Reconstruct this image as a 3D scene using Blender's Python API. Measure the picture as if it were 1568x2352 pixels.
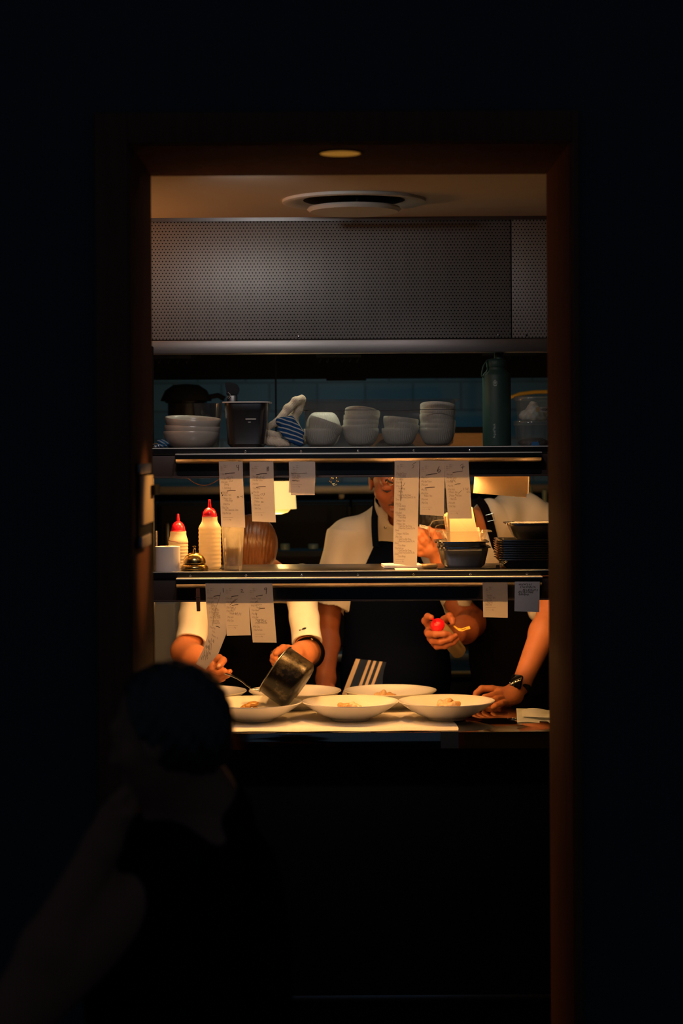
import bpy, bmesh, math, random
import numpy as np
from mathutils import Vector, Matrix, Euler

for o in list(bpy.data.objects):
    bpy.data.objects.remove(o, do_unlink=True)
SC = bpy.context.scene
COL = SC.collection
PI = math.pi

# ------------------------------------------------------------------ camera
F = 4500.0            # focal length in pixels of the 1568x2352 frame
CX, CY = 784.0, 1035.0
CAMZ = 1.70
ROLL = math.radians(0.33)
cam_data = bpy.data.cameras.new('camera')
cam = bpy.data.objects.new('camera', cam_data)
COL.objects.link(cam)
cam_data.sensor_fit = 'VERTICAL'
cam_data.sensor_height = 36.0
cam_data.lens = F / 2352.0 * 36.0
cam_data.shift_y = -(1176.0 - CY) / 2352.0
cam.matrix_world = Matrix.Translation((0, 0, CAMZ)) @ Matrix.Rotation(PI / 2, 4, 'X') @ Matrix.Rotation(-ROLL, 4, 'Z')
cam_data.clip_start = 0.05
cam_data.dof.use_dof = True
cam_data.dof.focus_distance = 5.45
cam_data.dof.aperture_fstop = 3.0
SC.camera = cam

# ------------------------------------------------------------------ exposure / world
SC.view_settings.view_transform = 'Standard'
SC.view_settings.look = 'None'
SC.view_settings.exposure = 0.0
SC.view_settings.gamma = 1.0
SC.view_settings.use_curve_mapping = False
world = bpy.data.worlds.new('world')
SC.world = world
world.use_nodes = True
bg = world.node_tree.nodes['Background']
bg.inputs[0].default_value = (0.4, 0.65, 1.0, 1)
bg.inputs[1].default_value = 0.045

# light strengths
WARM = (1.0, 0.47, 0.130)
HEAT_TUBE_UP = 66.0
HEAT_TUBE_LOW = 62.0
BULB_UP = 5.0
BULB_LOW = 3.1
FILL_W = 6.0
HOODSPOT_W = 6.2
HOOD_W = 2.4
BACK_W = 1.2
UPLIGHT_W = 38.0
PENDANT_W = 1.5

def area(name, loc, rot, sx, sy, power, color, parent=None):
    l = bpy.data.lights.new(name, 'AREA')
    l.shape = 'RECTANGLE'; l.size = sx; l.size_y = sy
    l.energy = power; l.color = color
    o = bpy.data.objects.new(name, l); COL.objects.link(o)
    o.location = loc; o.rotation_euler = rot
    if parent is not None:
        o.parent = parent
        o.location = Vector(loc) - parent.location
    return o

def spot(name, loc, target, power, color, angle, blend, rad=0.03, parent=None):
    l = bpy.data.lights.new(name, 'SPOT')
    l.energy = power; l.color = color; l.shadow_soft_size = rad; l.spot_size = math.radians(angle); l.spot_blend = blend
    o = bpy.data.objects.new(name, l); COL.objects.link(o)
    o.location = loc; o.rotation_euler = (Vector(target) - Vector(loc)).to_track_quat('-Z', 'Y').to_euler()
    if parent is not None:
        o.parent = parent; o.location = Vector(loc) - parent.location
    return o

def point(name, loc, power, color, rad=0.03, parent=None):
    l = bpy.data.lights.new(name, 'POINT')
    l.energy = power; l.color = color; l.shadow_soft_size = rad
    o = bpy.data.objects.new(name, l); COL.objects.link(o)
    o.location = loc
    if parent is not None:
        o.parent = parent; o.location = Vector(loc) - parent.location
    return o

# ------------------------------------------------------------------ pixel -> place
_c, _s = math.cos(ROLL), math.sin(ROLL)
def P(px, py, D):
    u, v = px - CX, CY - py
    us, vs = u * _c + v * _s, -u * _s + v * _c
    return Vector((us * D / F, D, CAMZ + vs * D / F))
def X(px, D): return (px - CX) * D / F
def Z(py, D): return CAMZ + (CY - py) * D / F

# ------------------------------------------------------------------ materials
def mat(name, color, rough=0.5, metal=0.0, spec=0.5, var=0.08, scale=40.0, bump=0.0, trans=0.0, sss=0.0, coat=0.0, emit=None, estr=0.0, stretch=(1, 1, 1)):
    m = bpy.data.materials.new(name); m.use_nodes = True
    nt = m.node_tree; b = nt.nodes['Principled BSDF']
    tc = nt.nodes.new('ShaderNodeTexCoord')
    mp = nt.nodes.new('ShaderNodeMapping'); mp.inputs['Scale'].default_value = stretch
    nz = nt.nodes.new('ShaderNodeTexNoise'); nz.inputs['Scale'].default_value = scale; nz.inputs['Detail'].default_value = 4
    nt.links.new(tc.outputs['Object'], mp.inputs[0]); nt.links.new(mp.outputs[0], nz.inputs['Vector'])
    mx = nt.nodes.new('ShaderNodeMix'); mx.data_type = 'RGBA'
    mx.inputs[6].default_value = (*[max(0, c * (1 - var)) for c in color], 1)
    mx.inputs[7].default_value = (*[min(1, c * (1 + var)) for c in color], 1)
    nt.links.new(nz.outputs['Fac'], mx.inputs[0]); nt.links.new(mx.outputs[2], b.inputs['Base Color'])
    b.inputs['Roughness'].default_value = rough; b.inputs['Metallic'].default_value = metal
    b.inputs['Specular IOR Level'].default_value = spec
    if coat: b.inputs['Coat Weight'].default_value = coat
    if sss:
        b.inputs['Subsurface Weight'].default_value = sss
        b.inputs['Subsurface Radius'].default_value = (0.008, 0.003, 0.0015)
        b.inputs['Subsurface Scale'].default_value = 1.0
    if bump:
        bp = nt.nodes.new('ShaderNodeBump'); bp.inputs['Strength'].default_value = bump; bp.inputs['Distance'].default_value = 0.002
        nt.links.new(nz.outputs['Fac'], bp.inputs['Height']); nt.links.new(bp.outputs[0], b.inputs['Normal'])
    if emit:
        b.inputs['Emission Color'].default_value = (*emit, 1); b.inputs['Emission Strength'].default_value = estr
    if trans:
        t = nt.nodes.new('ShaderNodeBsdfTranslucent'); nt.links.new(mx.outputs[2], t.inputs[0])
        ms = nt.nodes.new('ShaderNodeMixShader'); ms.inputs[0].default_value = trans
        out = nt.nodes['Material Output']
        nt.links.new(b.outputs[0], ms.inputs[1]); nt.links.new(t.outputs[0], ms.inputs[2]); nt.links.new(ms.outputs[0], out.inputs[0])
    return m

def clear(name, tint=(0.9, 0.9, 0.9), glossy=0.12, rough=0.03, haze=0.0, hazecol=(0.8, 0.8, 0.8)):
    """thin clear plastic or glass: tinted transparency, fresnel gloss and a little haze"""
    m = bpy.data.materials.new(name); m.use_nodes = True
    nt = m.node_tree; nt.nodes.remove(nt.nodes['Principled BSDF']); out = nt.nodes['Material Output']
    t = nt.nodes.new('ShaderNodeBsdfTransparent'); t.inputs[0].default_value = (*tint, 1)
    g = nt.nodes.new('ShaderNodeBsdfGlossy'); g.inputs['Roughness'].default_value = rough
    lw = nt.nodes.new('ShaderNodeLayerWeight'); lw.inputs[0].default_value = 0.35
    mr = nt.nodes.new('ShaderNodeMapRange'); mr.inputs[3].default_value = glossy * 0.5; mr.inputs[4].default_value = min(0.9, glossy * 5)
    nt.links.new(lw.outputs['Facing'], mr.inputs[0])
    a = nt.nodes.new('ShaderNodeMixShader'); nt.links.new(mr.outputs[0], a.inputs[0])
    nt.links.new(t.outputs[0], a.inputs[1]); nt.links.new(g.outputs[0], a.inputs[2])
    last = a
    if haze:
        nz = nt.nodes.new('ShaderNodeTexNoise'); nz.inputs['Scale'].default_value = 60
        tc = nt.nodes.new('ShaderNodeTexCoord'); nt.links.new(tc.outputs['Object'], nz.inputs['Vector'])
        r2 = nt.nodes.new('ShaderNodeMapRange'); r2.inputs[3].default_value = haze * 0.6; r2.inputs[4].default_value = haze * 1.4
        nt.links.new(nz.outputs['Fac'], r2.inputs[0])
        d = nt.nodes.new('ShaderNodeBsdfDiffuse'); d.inputs[0].default_value = (*hazecol, 1)
        d2 = nt.nodes.new('ShaderNodeBsdfTranslucent'); d2.inputs[0].default_value = (*hazecol, 1)
        dm = nt.nodes.new('ShaderNodeMixShader'); nt.links.new(d.outputs[0], dm.inputs[1]); nt.links.new(d2.outputs[0], dm.inputs[2])
        b = nt.nodes.new('ShaderNodeMixShader'); nt.links.new(r2.outputs[0], b.inputs[0])
        nt.links.new(a.outputs[0], b.inputs[1]); nt.links.new(dm.outputs[0], b.inputs[2]); last = b
    nt.links.new(last.outputs[0], out.inputs[0])
    return m

M = {}
M['black_wall'] = mat('black_wall', (0.045, 0.05, 0.055), 0.9, spec=0.1, scale=6)
M['dark_wood'] = mat('dark_wood', (0.12, 0.05, 0.028), 0.75, spec=0.05, var=0.45, scale=9, bump=0.15, stretch=(6, 6, 0.5))
M['ceiling_paint'] = mat('ceiling_paint', (0.62, 0.56, 0.50), 0.9, spec=0.1, scale=4, var=0.05)
M['white_plastic'] = mat('white_plastic', (0.6, 0.58, 0.55), 0.5, scale=20, var=0.04)
M['steel'] = mat('steel', (0.30, 0.30, 0.31), 0.32, 1.0, scale=30, var=0.1, stretch=(1, 12, 12))
M['steel_bright'] = mat('steel_bright', (0.62, 0.61, 0.6), 0.16, 1.0, scale=30, var=0.1)
M['steel_dark'] = mat('steel_dark', (0.22, 0.22, 0.23), 0.3, 1.0, scale=20, var=0.2)
M['steel_brush'] = mat('steel_brush', (0.34, 0.33, 0.33), 0.42, 0.85, scale=30, var=0.12, stretch=(1, 10, 10))
M['fascia'] = mat('fascia', (0.10, 0.075, 0.07), 0.45, 0.4, scale=20, var=0.1)
M['black_gloss'] = mat('black_gloss', (0.008, 0.009, 0.011), 0.25, scale=10)
M['black_matt'] = mat('black_matt', (0.012, 0.013, 0.015), 0.8, spec=0.1, scale=10)
M['counter_steel'] = mat('counter_steel', (0.28, 0.27, 0.26), 0.07, 1.0, scale=8, var=0.15)
M['panel_dark'] = mat('panel_dark', (0.02, 0.022, 0.026), 0.6, spec=0.2, scale=8)
M['porcelain'] = mat('porcelain', (0.80, 0.78, 0.74), 0.14, spec=0.5, scale=20, var=0.02)
M['ramekin'] = mat('ramekin', (0.86, 0.86, 0.76), 0.3, spec=0.4, scale=20, var=0.03)
M['stoneware'] = mat('stoneware', (0.46, 0.42, 0.37), 0.25, spec=0.5, scale=50, var=0.12)
M['paper'] = mat('paper', (0.78, 0.71, 0.64), 0.9, spec=0.05, scale=120, var=0.03, trans=0.45)
M['paper_white'] = mat('paper_white', (0.88, 0.85, 0.87), 0.9, spec=0.05, scale=80, var=0.03)
M['card'] = mat('card', (0.80, 0.66, 0.48), 0.9, spec=0.05, scale=150, var=0.04, trans=0.3)
M['ink'] = mat('ink', (0.07, 0.045, 0.04), 0.9, spec=0.0)
M['print'] = mat('print', (0.32, 0.22, 0.16), 0.9, spec=0.0)
M['cloth_white'] = mat('cloth_white', (0.82, 0.78, 0.72), 0.9, spec=0.1, scale=400, var=0.05, bump=0.1)
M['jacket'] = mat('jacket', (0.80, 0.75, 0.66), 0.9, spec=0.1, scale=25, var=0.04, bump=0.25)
M['jacket_dim'] = mat('jacket_dim', (0.60, 0.555, 0.50), 0.9, spec=0.1, scale=25, var=0.04, bump=0.25)  # same white cloth, darkened for the weaker light on these cooks
M['navy'] = mat('navy', (0.003, 0.0045, 0.012), 0.95, spec=0.0, scale=200, var=0.2)
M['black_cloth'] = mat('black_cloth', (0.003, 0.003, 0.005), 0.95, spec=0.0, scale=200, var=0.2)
M['skin'] = mat('skin', (0.55, 0.195, 0.08), 0.5, spec=0.35, scale=60, var=0.10, bump=0.05, sss=0.10)
M['skin_dark'] = mat('skin_dark', (0.34, 0.105, 0.045), 0.5, spec=0.35, scale=60, var=0.12, bump=0.05, sss=0.08)
M['skin_shaded'] = mat('skin_shaded', (0.22, 0.08, 0.05), 0.6, spec=0.2, scale=60, var=0.1)  # skin darkened so the unlit foreground figure stays dim
M['nail'] = mat('nail', (0.7, 0.42, 0.30), 0.3)
M['lip'] = mat('lip', (0.36, 0.13, 0.09), 0.45)
M['hair_black'] = mat('hair_black', (0.012, 0.009, 0.008), 0.45, scale=60, var=0.4, bump=0.4, stretch=(8, 1, 1))
M['hair_brown'] = mat('hair_brown', (0.10, 0.036, 0.010), 0.36, spec=0.5, scale=30, var=0.85, bump=0.8, stretch=(8, 1.5, 0.7))
M['red_plastic'] = mat('red_plastic', (0.72, 0.008, 0.02), 0.28, spec=0.5, scale=30, var=0.05)
M['bottle_cream'] = mat('bottle_cream', (0.92, 0.84, 0.60), 0.38, spec=0.4, scale=40, var=0.06, trans=0.5)
M['rubber_red'] = mat('rubber_red', (0.35, 0.02, 0.02), 0.7)
M['brass'] = mat('brass', (0.52, 0.36, 0.13), 0.24, 1.0, scale=40, var=0.3)
M['flask_green'] = mat('flask_green', (0.022, 0.062, 0.052), 0.5, spec=0.4, scale=80, var=0.05)
M['edge_steel'] = mat('edge_steel', (0.80, 0.82, 0.78), 0.45, 0.3, scale=30, var=0.1)
M['flask_print'] = mat('flask_print', (0.42, 0.52, 0.48), 0.6)
M['towel_cream'] = mat('towel_cream', (0.62, 0.52, 0.40), 0.95, spec=0.05, scale=300, var=0.15, bump=0.6)
M['blue'] = mat('blue', (0.02, 0.16, 0.42), 0.5)
M['yellow'] = mat('yellow', (0.92, 0.55, 0.07), 0.5)
M['wood'] = mat('wood', (0.42, 0.23, 0.09), 0.6, var=0.2, scale=30, stretch=(1, 1, 6))
M['wood_brown'] = mat('wood_brown', (0.20, 0.075, 0.035), 0.6, var=0.25, scale=40)
M['tan'] = mat('tan', (0.50, 0.36, 0.17), 0.7, var=0.15)
M['dumpling'] = mat('dumpling', (0.58, 0.32, 0.12), 0.3, spec=0.5, scale=50, var=0.2, sss=0.1)
M['dumpling_pale'] = mat('dumpling_pale', (0.66, 0.47, 0.28), 0.3, spec=0.5, scale=50, var=0.15, sss=0.1)
M['mussel'] = mat('mussel', (0.42, 0.21, 0.045), 0.22, spec=0.6, scale=60, var=0.35, sss=0.05)
M['pan_soot'] = None
M['clear_tub'] = clear('clear_tub', (0.80, 0.80, 0.80), 0.05, 0.05, 0.045, (0.55, 0.5, 0.5))
M['clear_deli'] = clear('clear_deli', (0.88, 0.9, 0.9), 0.07, 0.1, 0.16, (0.75, 0.8, 0.78))
M['clear_box'] = clear('clear_box', (0.94, 0.92, 0.88), 0.06, 0.06, 0.06, (0.8, 0.75, 0.65))
M['tumbler'] = clear('tumbler', (0.92, 0.91, 0.88), 0.14, 0.04, 0.20, (0.9, 0.85, 0.75))
M['water'] = clear('water', (0.72, 0.62, 0.48), 0.06, 0.02, 0.0)
M['smoke_cup'] = clear('smoke_cup', (0.55, 0.55, 0.57), 0.08, 0.1, 0.12, (0.2, 0.2, 0.22))
M['label_white'] = mat('label_white', (0.6, 0.6, 0.56), 0.8)
M['grey_panel'] = mat('grey_panel', (0.20, 0.19, 0.20), 0.6, scale=6, var=0.1)
M['flap_shade'] = mat('flap_shade', (0.10, 0.10, 0.105), 0.5, scale=30)  # cloth flap's shade put into a darker grey
M['glint'] = mat('glint', (0.25, 0.36, 0.36), 0.3, scale=10)

# striped cloth: bands along object X
def striped(name, base, stripe, freq, duty, axis=0, rough=0.9, phase=0.0, diag=None):
    m = bpy.data.materials.new(name); m.use_nodes = True
    nt = m.node_tree; b = nt.nodes['Principled BSDF']; b.inputs['Roughness'].default_value = rough; b.inputs['Specular IOR Level'].default_value = 0.1
    tc = nt.nodes.new('ShaderNodeTexCoord'); dp = nt.nodes.new('ShaderNodeVectorMath'); dp.operation = 'DOT_PRODUCT'
    v = [0, 0, 0]; v[axis] = 1
    dp.inputs[1].default_value = diag if diag else v
    nt.links.new(tc.outputs['Object'], dp.inputs[0])
    a = nt.nodes.new('ShaderNodeMath'); a.operation = 'MULTIPLY_ADD'; a.inputs[1].default_value = freq; a.inputs[2].default_value = phase
    nt.links.new(dp.outputs['Value'], a.inputs[0])
    f = nt.nodes.new('ShaderNodeMath'); f.operation = 'FRACT'; nt.links.new(a.outputs[0], f.inputs[0])
    l = nt.nodes.new('ShaderNodeMath'); l.operation = 'LESS_THAN'; l.inputs[1].default_value = duty; nt.links.new(f.outputs[0], l.inputs[0])
    mx = nt.nodes.new('ShaderNodeMix'); mx.data_type = 'RGBA'; mx.inputs[6].default_value = (*base, 1); mx.inputs[7].default_value = (*stripe, 1)
    nt.links.new(l.outputs[0], mx.inputs[0]); nt.links.new(mx.outputs[2], b.inputs['Base Color'])
    return m
M['towel_blue'] = striped('towel_blue', (0.010, 0.05, 0.15), (0.36, 0.38, 0.38), 85, 0.30, diag=(0.30, 0.3, 0.9))
M['towel_navy'] = striped('towel_navy', (0.010, 0.022, 0.06), (0.55, 0.42, 0.30), 43, 0.24, phase=0.35, diag=(0.93, 0.0, -0.36))

# perforated sheet: dark holes on a staggered grid in object space (x across, z up)
def perforated(name, color, pitch, hole, rough=0.45, metal=0.5):
    m = bpy.data.materials.new(name); m.use_nodes = True
    nt = m.node_tree; b = nt.nodes['Principled BSDF']; L = nt.links.new
    def math_(op, a, b_=None, c=None):
        n = nt.nodes.new('ShaderNodeMath'); n.operation = op
        for i, v in enumerate((a, b_, c)):
            if v is None: continue
            if isinstance(v, (int, float)): n.inputs[i].default_value = v
            else: L(v, n.inputs[i])
        return n.outputs[0]
    tc = nt.nodes.new('ShaderNodeTexCoord'); sp = nt.nodes.new('ShaderNodeSeparateXYZ'); L(tc.outputs['Object'], sp.inputs[0])
    row = pitch * math.sqrt(3) / 2
    def dist(ox, oz):
        fx = math_('SUBTRACT', math_('FRACT', math_('ADD', math_('MULTIPLY', sp.outputs[0], 1 / pitch), ox + 100)), 0.5)
        fz = math_('SUBTRACT', math_('FRACT', math_('ADD', math_('MULTIPLY', sp.outputs[2], 1 / (2 * row)), oz + 100)), 0.5)
        dx = math_('MULTIPLY', fx, pitch); dz = math_('MULTIPLY', fz, 2 * row)
        return math_('SQRT', math_('ADD', math_('MULTIPLY', dx, dx), math_('MULTIPLY', dz, dz)))
    d = math_('MINIMUM', dist(0, 0), dist(0.5, 0.5))
    isin = math_('LESS_THAN', d, hole)
    nz = nt.nodes.new('ShaderNodeTexNoise'); nz.inputs['Scale'].default_value = 4; nz.inputs['Detail'].default_value = 3; L(tc.outputs['Object'], nz.inputs['Vector'])
    c0 = nt.nodes.new('ShaderNodeMix'); c0.data_type = 'RGBA'
    c0.inputs[6].default_value = (*[c * 0.82 for c in color], 1); c0.inputs[7].default_value = (*[c * 1.15 for c in color], 1); L(nz.outputs['Fac'], c0.inputs[0])
    mx = nt.nodes.new('ShaderNodeMix'); mx.data_type = 'RGBA'; L(isin, mx.inputs[0]); L(c0.outputs[2], mx.inputs[6]); mx.inputs[7].default_value = (0.006, 0.005, 0.005, 1)
    L(mx.outputs[2], b.inputs['Base Color']); b.inputs['Roughness'].default_value = rough
    L(math_('MULTIPLY', math_('SUBTRACT', 1.0, isin), metal), b.inputs['Metallic'])
    return m
M['perforated'] = perforated('perforated', (0.40, 0.39, 0.385), 0.0096, 0.0020)

# tiled wall
def tiles(name, color, grout, w, h):
    m = bpy.data.materials.new(name); m.use_nodes = True
    nt = m.node_tree; b = nt.nodes['Principled BSDF']; L = nt.links.new
    tc = nt.nodes.new('ShaderNodeTexCoord'); mp = nt.nodes.new('ShaderNodeMapping'); mp.inputs['Rotation'].default_value = (PI / 2, 0, 0)
    L(tc.outputs['Object'], mp.inputs[0])
    br = nt.nodes.new('ShaderNodeTexBrick'); br.offset = 0.5
    br.inputs['Color1'].default_value = (*color, 1); br.inputs['Color2'].default_value = (*[c * 0.85 for c in color], 1); br.inputs['Mortar'].default_value = (*grout, 1)
    br.inputs['Scale'].default_value = 1.0; br.inputs['Mortar Size'].default_value = 0.006; br.inputs['Brick Width'].default_value = w; br.inputs['Row Height'].default_value = h
    L(mp.outputs[0], br.inputs['Vector']); L(br.outputs['Color'], b.inputs['Base Color']); b.inputs['Roughness'].default_value = 0.35
    return m
M['tiles'] = tiles('tiles', (0.13, 0.27, 0.33), (0.07, 0.15, 0.18), 0.21, 0.125)

# sooty saucepan steel
def soot():
    m = bpy.data.materials.new('pan_soot'); m.use_nodes = True
    nt = m.node_tree; b = nt.nodes['Principled BSDF']; L = nt.links.new
    tc = nt.nodes.new('ShaderNodeTexCoord'); nz = nt.nodes.new('ShaderNodeTexNoise'); nz.inputs['Scale'].default_value = 95; nz.inputs['Detail'].default_value = 6; nz.inputs['Roughness'].default_value = 0.7
    L(tc.outputs['Object'], nz.inputs['Vector'])
    n2 = nt.nodes.new('ShaderNodeTexNoise'); n2.inputs['Scale'].default_value = 14; L(tc.outputs['Object'], n2.inputs['Vector'])
    ad = nt.nodes.new('ShaderNodeMath'); ad.operation = 'ADD'; L(nz.outputs['Fac'], ad.inputs[0]); L(n2.outputs['Fac'], ad.inputs[1])
    cr = nt.nodes.new('ShaderNodeValToRGB'); cr.color_ramp.elements[0].position = 0.92; cr.color_ramp.elements[0].color = (0.006, 0.0055, 0.006, 1)
    cr.color_ramp.elements[1].position = 1.12; cr.color_ramp.elements[1].color = (0.085, 0.068, 0.045, 1)
    # ramp input range is clamped to 1, so halve the sum
    hv = nt.nodes.new('ShaderNodeMath'); hv.operation = 'MULTIPLY'; hv.inputs[1].default_value = 0.5; L(ad.outputs[0], hv.inputs[0])
    cr.color_ramp.elements[0].position = 0.47; cr.color_ramp.elements[1].position = 0.63
    L(hv.outputs[0], cr.inputs[0]); L(cr.outputs[0], b.inputs['Base Color'])
    b.inputs['Metallic'].default_value = 0.55; b.inputs['Roughness'].default_value = 0.3
    return m
M['pan_soot'] = soot()
# ------------------------------------------------------------------ mesh builder
class MB:
    def __init__(self): self.bm = bmesh.new()
    def box(self, x0, x1, y0, y1, z0, z1, bev=0.0, seg=2, mtx=None):
        r = bmesh.ops.create_cube(self.bm, size=1.0)
        vs = r['verts']
        bmesh.ops.scale(self.bm, vec=(abs(x1 - x0), abs(y1 - y0), abs(z1 - z0)), verts=vs)
        bmesh.ops.translate(self.bm, vec=((x0 + x1) / 2, (y0 + y1) / 2, (z0 + z1) / 2), verts=vs)
        if bev:
            es = list({e for v in vs for e in v.link_edges})
            rb = bmesh.ops.bevel(self.bm, geom=es, offset=bev, segments=seg, affect='EDGES', profile=0.5)
            vs = list({v for f in rb['faces'] for v in f.verts} | {v for v in vs if v.is_valid})
        if mtx is not None: bmesh.ops.transform(self.bm, matrix=mtx, verts=[v for v in vs if v.is_valid])
        return self
    def lathe(self, prof, mtx=None, seg=48, ribs=0, rib_amp=0.0, rib_rows=None):
        rings = []
        for i, (r, z) in enumerate(prof):
            if r < 1e-6:
                v = self.bm.verts.new((0, 0, z)); rings.append([v] * seg); continue
            ring = []
            for k in range(seg):
                a = 2 * PI * k / seg
                rr = r
                if ribs and (rib_rows is None or i in rib_rows): rr = r + rib_amp * math.cos(a * ribs)
                ring.append(self.bm.verts.new((rr * math.cos(a), rr * math.sin(a), z)))
            rings.append(ring)
        for a, b in zip(rings, rings[1:]):
            for k in range(seg):
                q = [a[k], a[(k + 1) % seg], b[(k + 1) % seg], b[k]]
                u = []
                for v in q:
                    if v not in u: u.append(v)
                if len(u) >= 3:
                    try: self.bm.faces.new(u)
                    except ValueError: pass
        if mtx is not None:
            bmesh.ops.transform(self.bm, matrix=mtx, verts=list({v for r in rings for v in r}))
        return self
    def tube(self, pts, r, seg=10, cap=True, closed=False, flat=1.0):
        pts = [Vector(p) for p in pts]; n = len(pts)
        rs = r if isinstance(r, (list, tuple)) else [r] * n
        rings = []; up = Vector((0, 0, 1))
        for i, p in enumerate(pts):
            if closed: t = pts[(i + 1) % n] - pts[i - 1]
            else: t = pts[min(i + 1, n - 1)] - pts[max(i - 1, 0)]
            t.normalize()
            if i == 0:
                a = up if abs(t.dot(up)) < 0.95 else Vector((1, 0, 0))
                nrm = (a - t * a.dot(t)).normalized()
            else:
                nrm = (nrm - t * nrm.dot(t)).normalized()
            bn = t.cross(nrm)
            rings.append([self.bm.verts.new(p + (nrm * math.cos(2 * PI * k / seg) + bn * math.sin(2 * PI * k / seg) * flat) * rs[i]) for k in range(seg)])
        prs = list(zip(rings, rings[1:])) + ([(rings[-1], rings[0])] if closed else [])
        for a, b in prs:
            for k in range(seg): self.bm.faces.new((a[k], a[(k + 1) % seg], b[(k + 1) % seg], b[k]))
        if cap and not closed:
            self.bm.faces.new(rings[0]); self.bm.faces.new(rings[-1][::-1])
        return self
    def grid(self, rows):
        vs = [[self.bm.verts.new(p) for p in row] for row in rows]
        for a, b in zip(vs, vs[1:]):
            for k in range(len(a) - 1): self.bm.faces.new((a[k], a[k + 1], b[k + 1], b[k]))
        return self
    def prism(self, poly, axis, a0, a1, bev=0.0):
        """extrude a polygon: axis 'x' poly=(y,z); 'y' poly=(x,z); 'z' poly=(x,y)"""
        def mk(p, a): return {'x': (a, p[0], p[1]), 'y': (p[0], a, p[1]), 'z': (p[0], p[1], a)}[axis]
        A = [self.bm.verts.new(mk(p, a0)) for p in poly]; B = [self.bm.verts.new(mk(p, a1)) for p in poly]
        n = len(poly)
        fs = [self.bm.faces.new(A), self.bm.faces.new(B[::-1])]
        for k in range(n): fs.append(self.bm.faces.new((A[k], B[k], B[(k + 1) % n], A[(k + 1) % n])))
        if bev:
            bmesh.ops.bevel(self.bm, geom=list({e for f in fs for e in f.edges}), offset=bev, segments=2, affect='EDGES')
        return self
    def sphere(self, c, r, mtx=None, seg=20):
        q = bmesh.ops.create_uvsphere(self.bm, u_segments=seg, v_segments=seg // 2, radius=1.0)
        rr = r if isinstance(r, (tuple, list)) else (r, r, r)
        bmesh.ops.scale(self.bm, vec=rr, verts=q['verts'])
        if mtx is not None: bmesh.ops.transform(self.bm, matrix=mtx, verts=q['verts'])
        bmesh.ops.translate(self.bm, vec=c, verts=q['verts'])
        return self

def rrect(x0, x1, z0, z1, r, n=5):
    pts = []
    for cx, cz, a0 in ((x1 - r, z1 - r, 0), (x0 + r, z1 - r, 90), (x0 + r, z0 + r, 180), (x1 - r, z0 + r, 270)):
        for k in range(n + 1):
            a = math.radians(a0 + 90 * k / n); pts.append((cx + r * math.cos(a), cz + r * math.sin(a)))
    return pts

def smooth_mesh(me, ang=40):
    n = len(me.polygons)
    me.polygons.foreach_set('use_smooth', [True] * n)
    bm = bmesh.new(); bm.from_mesh(me)
    lim = math.radians(ang)
    for e in bm.edges:
        if len(e.link_faces) == 2 and e.calc_face_angle(0) > lim: e.smooth = False
    bm.to_mesh(me); bm.free()

ORG = {}
def link_mesh(name, me, m, parent=None, origin=None):
    o = bpy.data.objects.new(name, me); COL.objects.link(o)
    if m is not None: me.materials.append(m)
    if parent is not None:
        org = ORG[parent.name]; o.parent = parent
    else:
        org = Vector(origin) if origin is not None else Vector((0, 0, 0)); o.location = org
    ORG[o.name] = org
    if org.length > 0: me.transform(Matrix.Translation(-org))
    return o
def build(name, mb, m, parent=None, origin=None, ang=40):
    me = bpy.data.meshes.new(name)
    bmesh.ops.recalc_face_normals(mb.bm, faces=mb.bm.faces[:])
    mb.bm.to_mesh(me); mb.bm.free()
    if parent is None and origin is None and len(me.vertices):
        n = len(me.vertices); co = np.empty(n * 3, np.float32); me.vertices.foreach_get('co', co); co = co.reshape(-1, 3)
        lo, hi = co.min(0), co.max(0); origin = Vector(((lo[0] + hi[0]) / 2, (lo[1] + hi[1]) / 2, lo[2]))
    smooth_mesh(me, ang)
    return link_mesh(name, me, m, parent, origin)
def tag(o, label=None, cat=None, group=None, kind=None):
    if label: o['label'] = label
    if cat: o['category'] = cat
    if group: o['group'] = group
    if kind: o['kind'] = kind
    return o
def thing(name, label, cat, loc=(0, 0, 0), group=None):
    o = bpy.data.objects.new(name, None); COL.objects.link(o); o.location = loc
    o.empty_display_size = 0.05
    ORG[o.name] = Vector(loc)
    return tag(o, label, cat, group)
def copy_tree(o, parent=None):
    c = o.copy(); COL.objects.link(c); ORG[c.name] = ORG[o.name]
    if parent is not None: c.parent = parent
    for ch in list(o.children): copy_tree(ch, c)
    return c

# text as mesh vertices (x right, y up, size 1)
def text_mesh(s):
    cu = bpy.data.curves.new('t', 'FONT'); cu.body = s; cu.size = 1.0; cu.resolution_u = 2
    ob = bpy.data.objects.new('t', cu); COL.objects.link(ob)
    dg = bpy.context.evaluated_depsgraph_get(); dg.update()
    me = bpy.data.meshes.new_from_object(ob.evaluated_get(dg))
    vs = [tuple(v.co) for v in me.vertices]; fs = [tuple(p.vertices) for p in me.polygons]
    bpy.data.objects.remove(ob); bpy.data.curves.remove(cu); bpy.data.meshes.remove(me)
    return vs, fs
_tcache = {}
def text_polys(s):
    if s not in _tcache: _tcache[s] = text_mesh(s)
    return _tcache[s]

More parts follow.
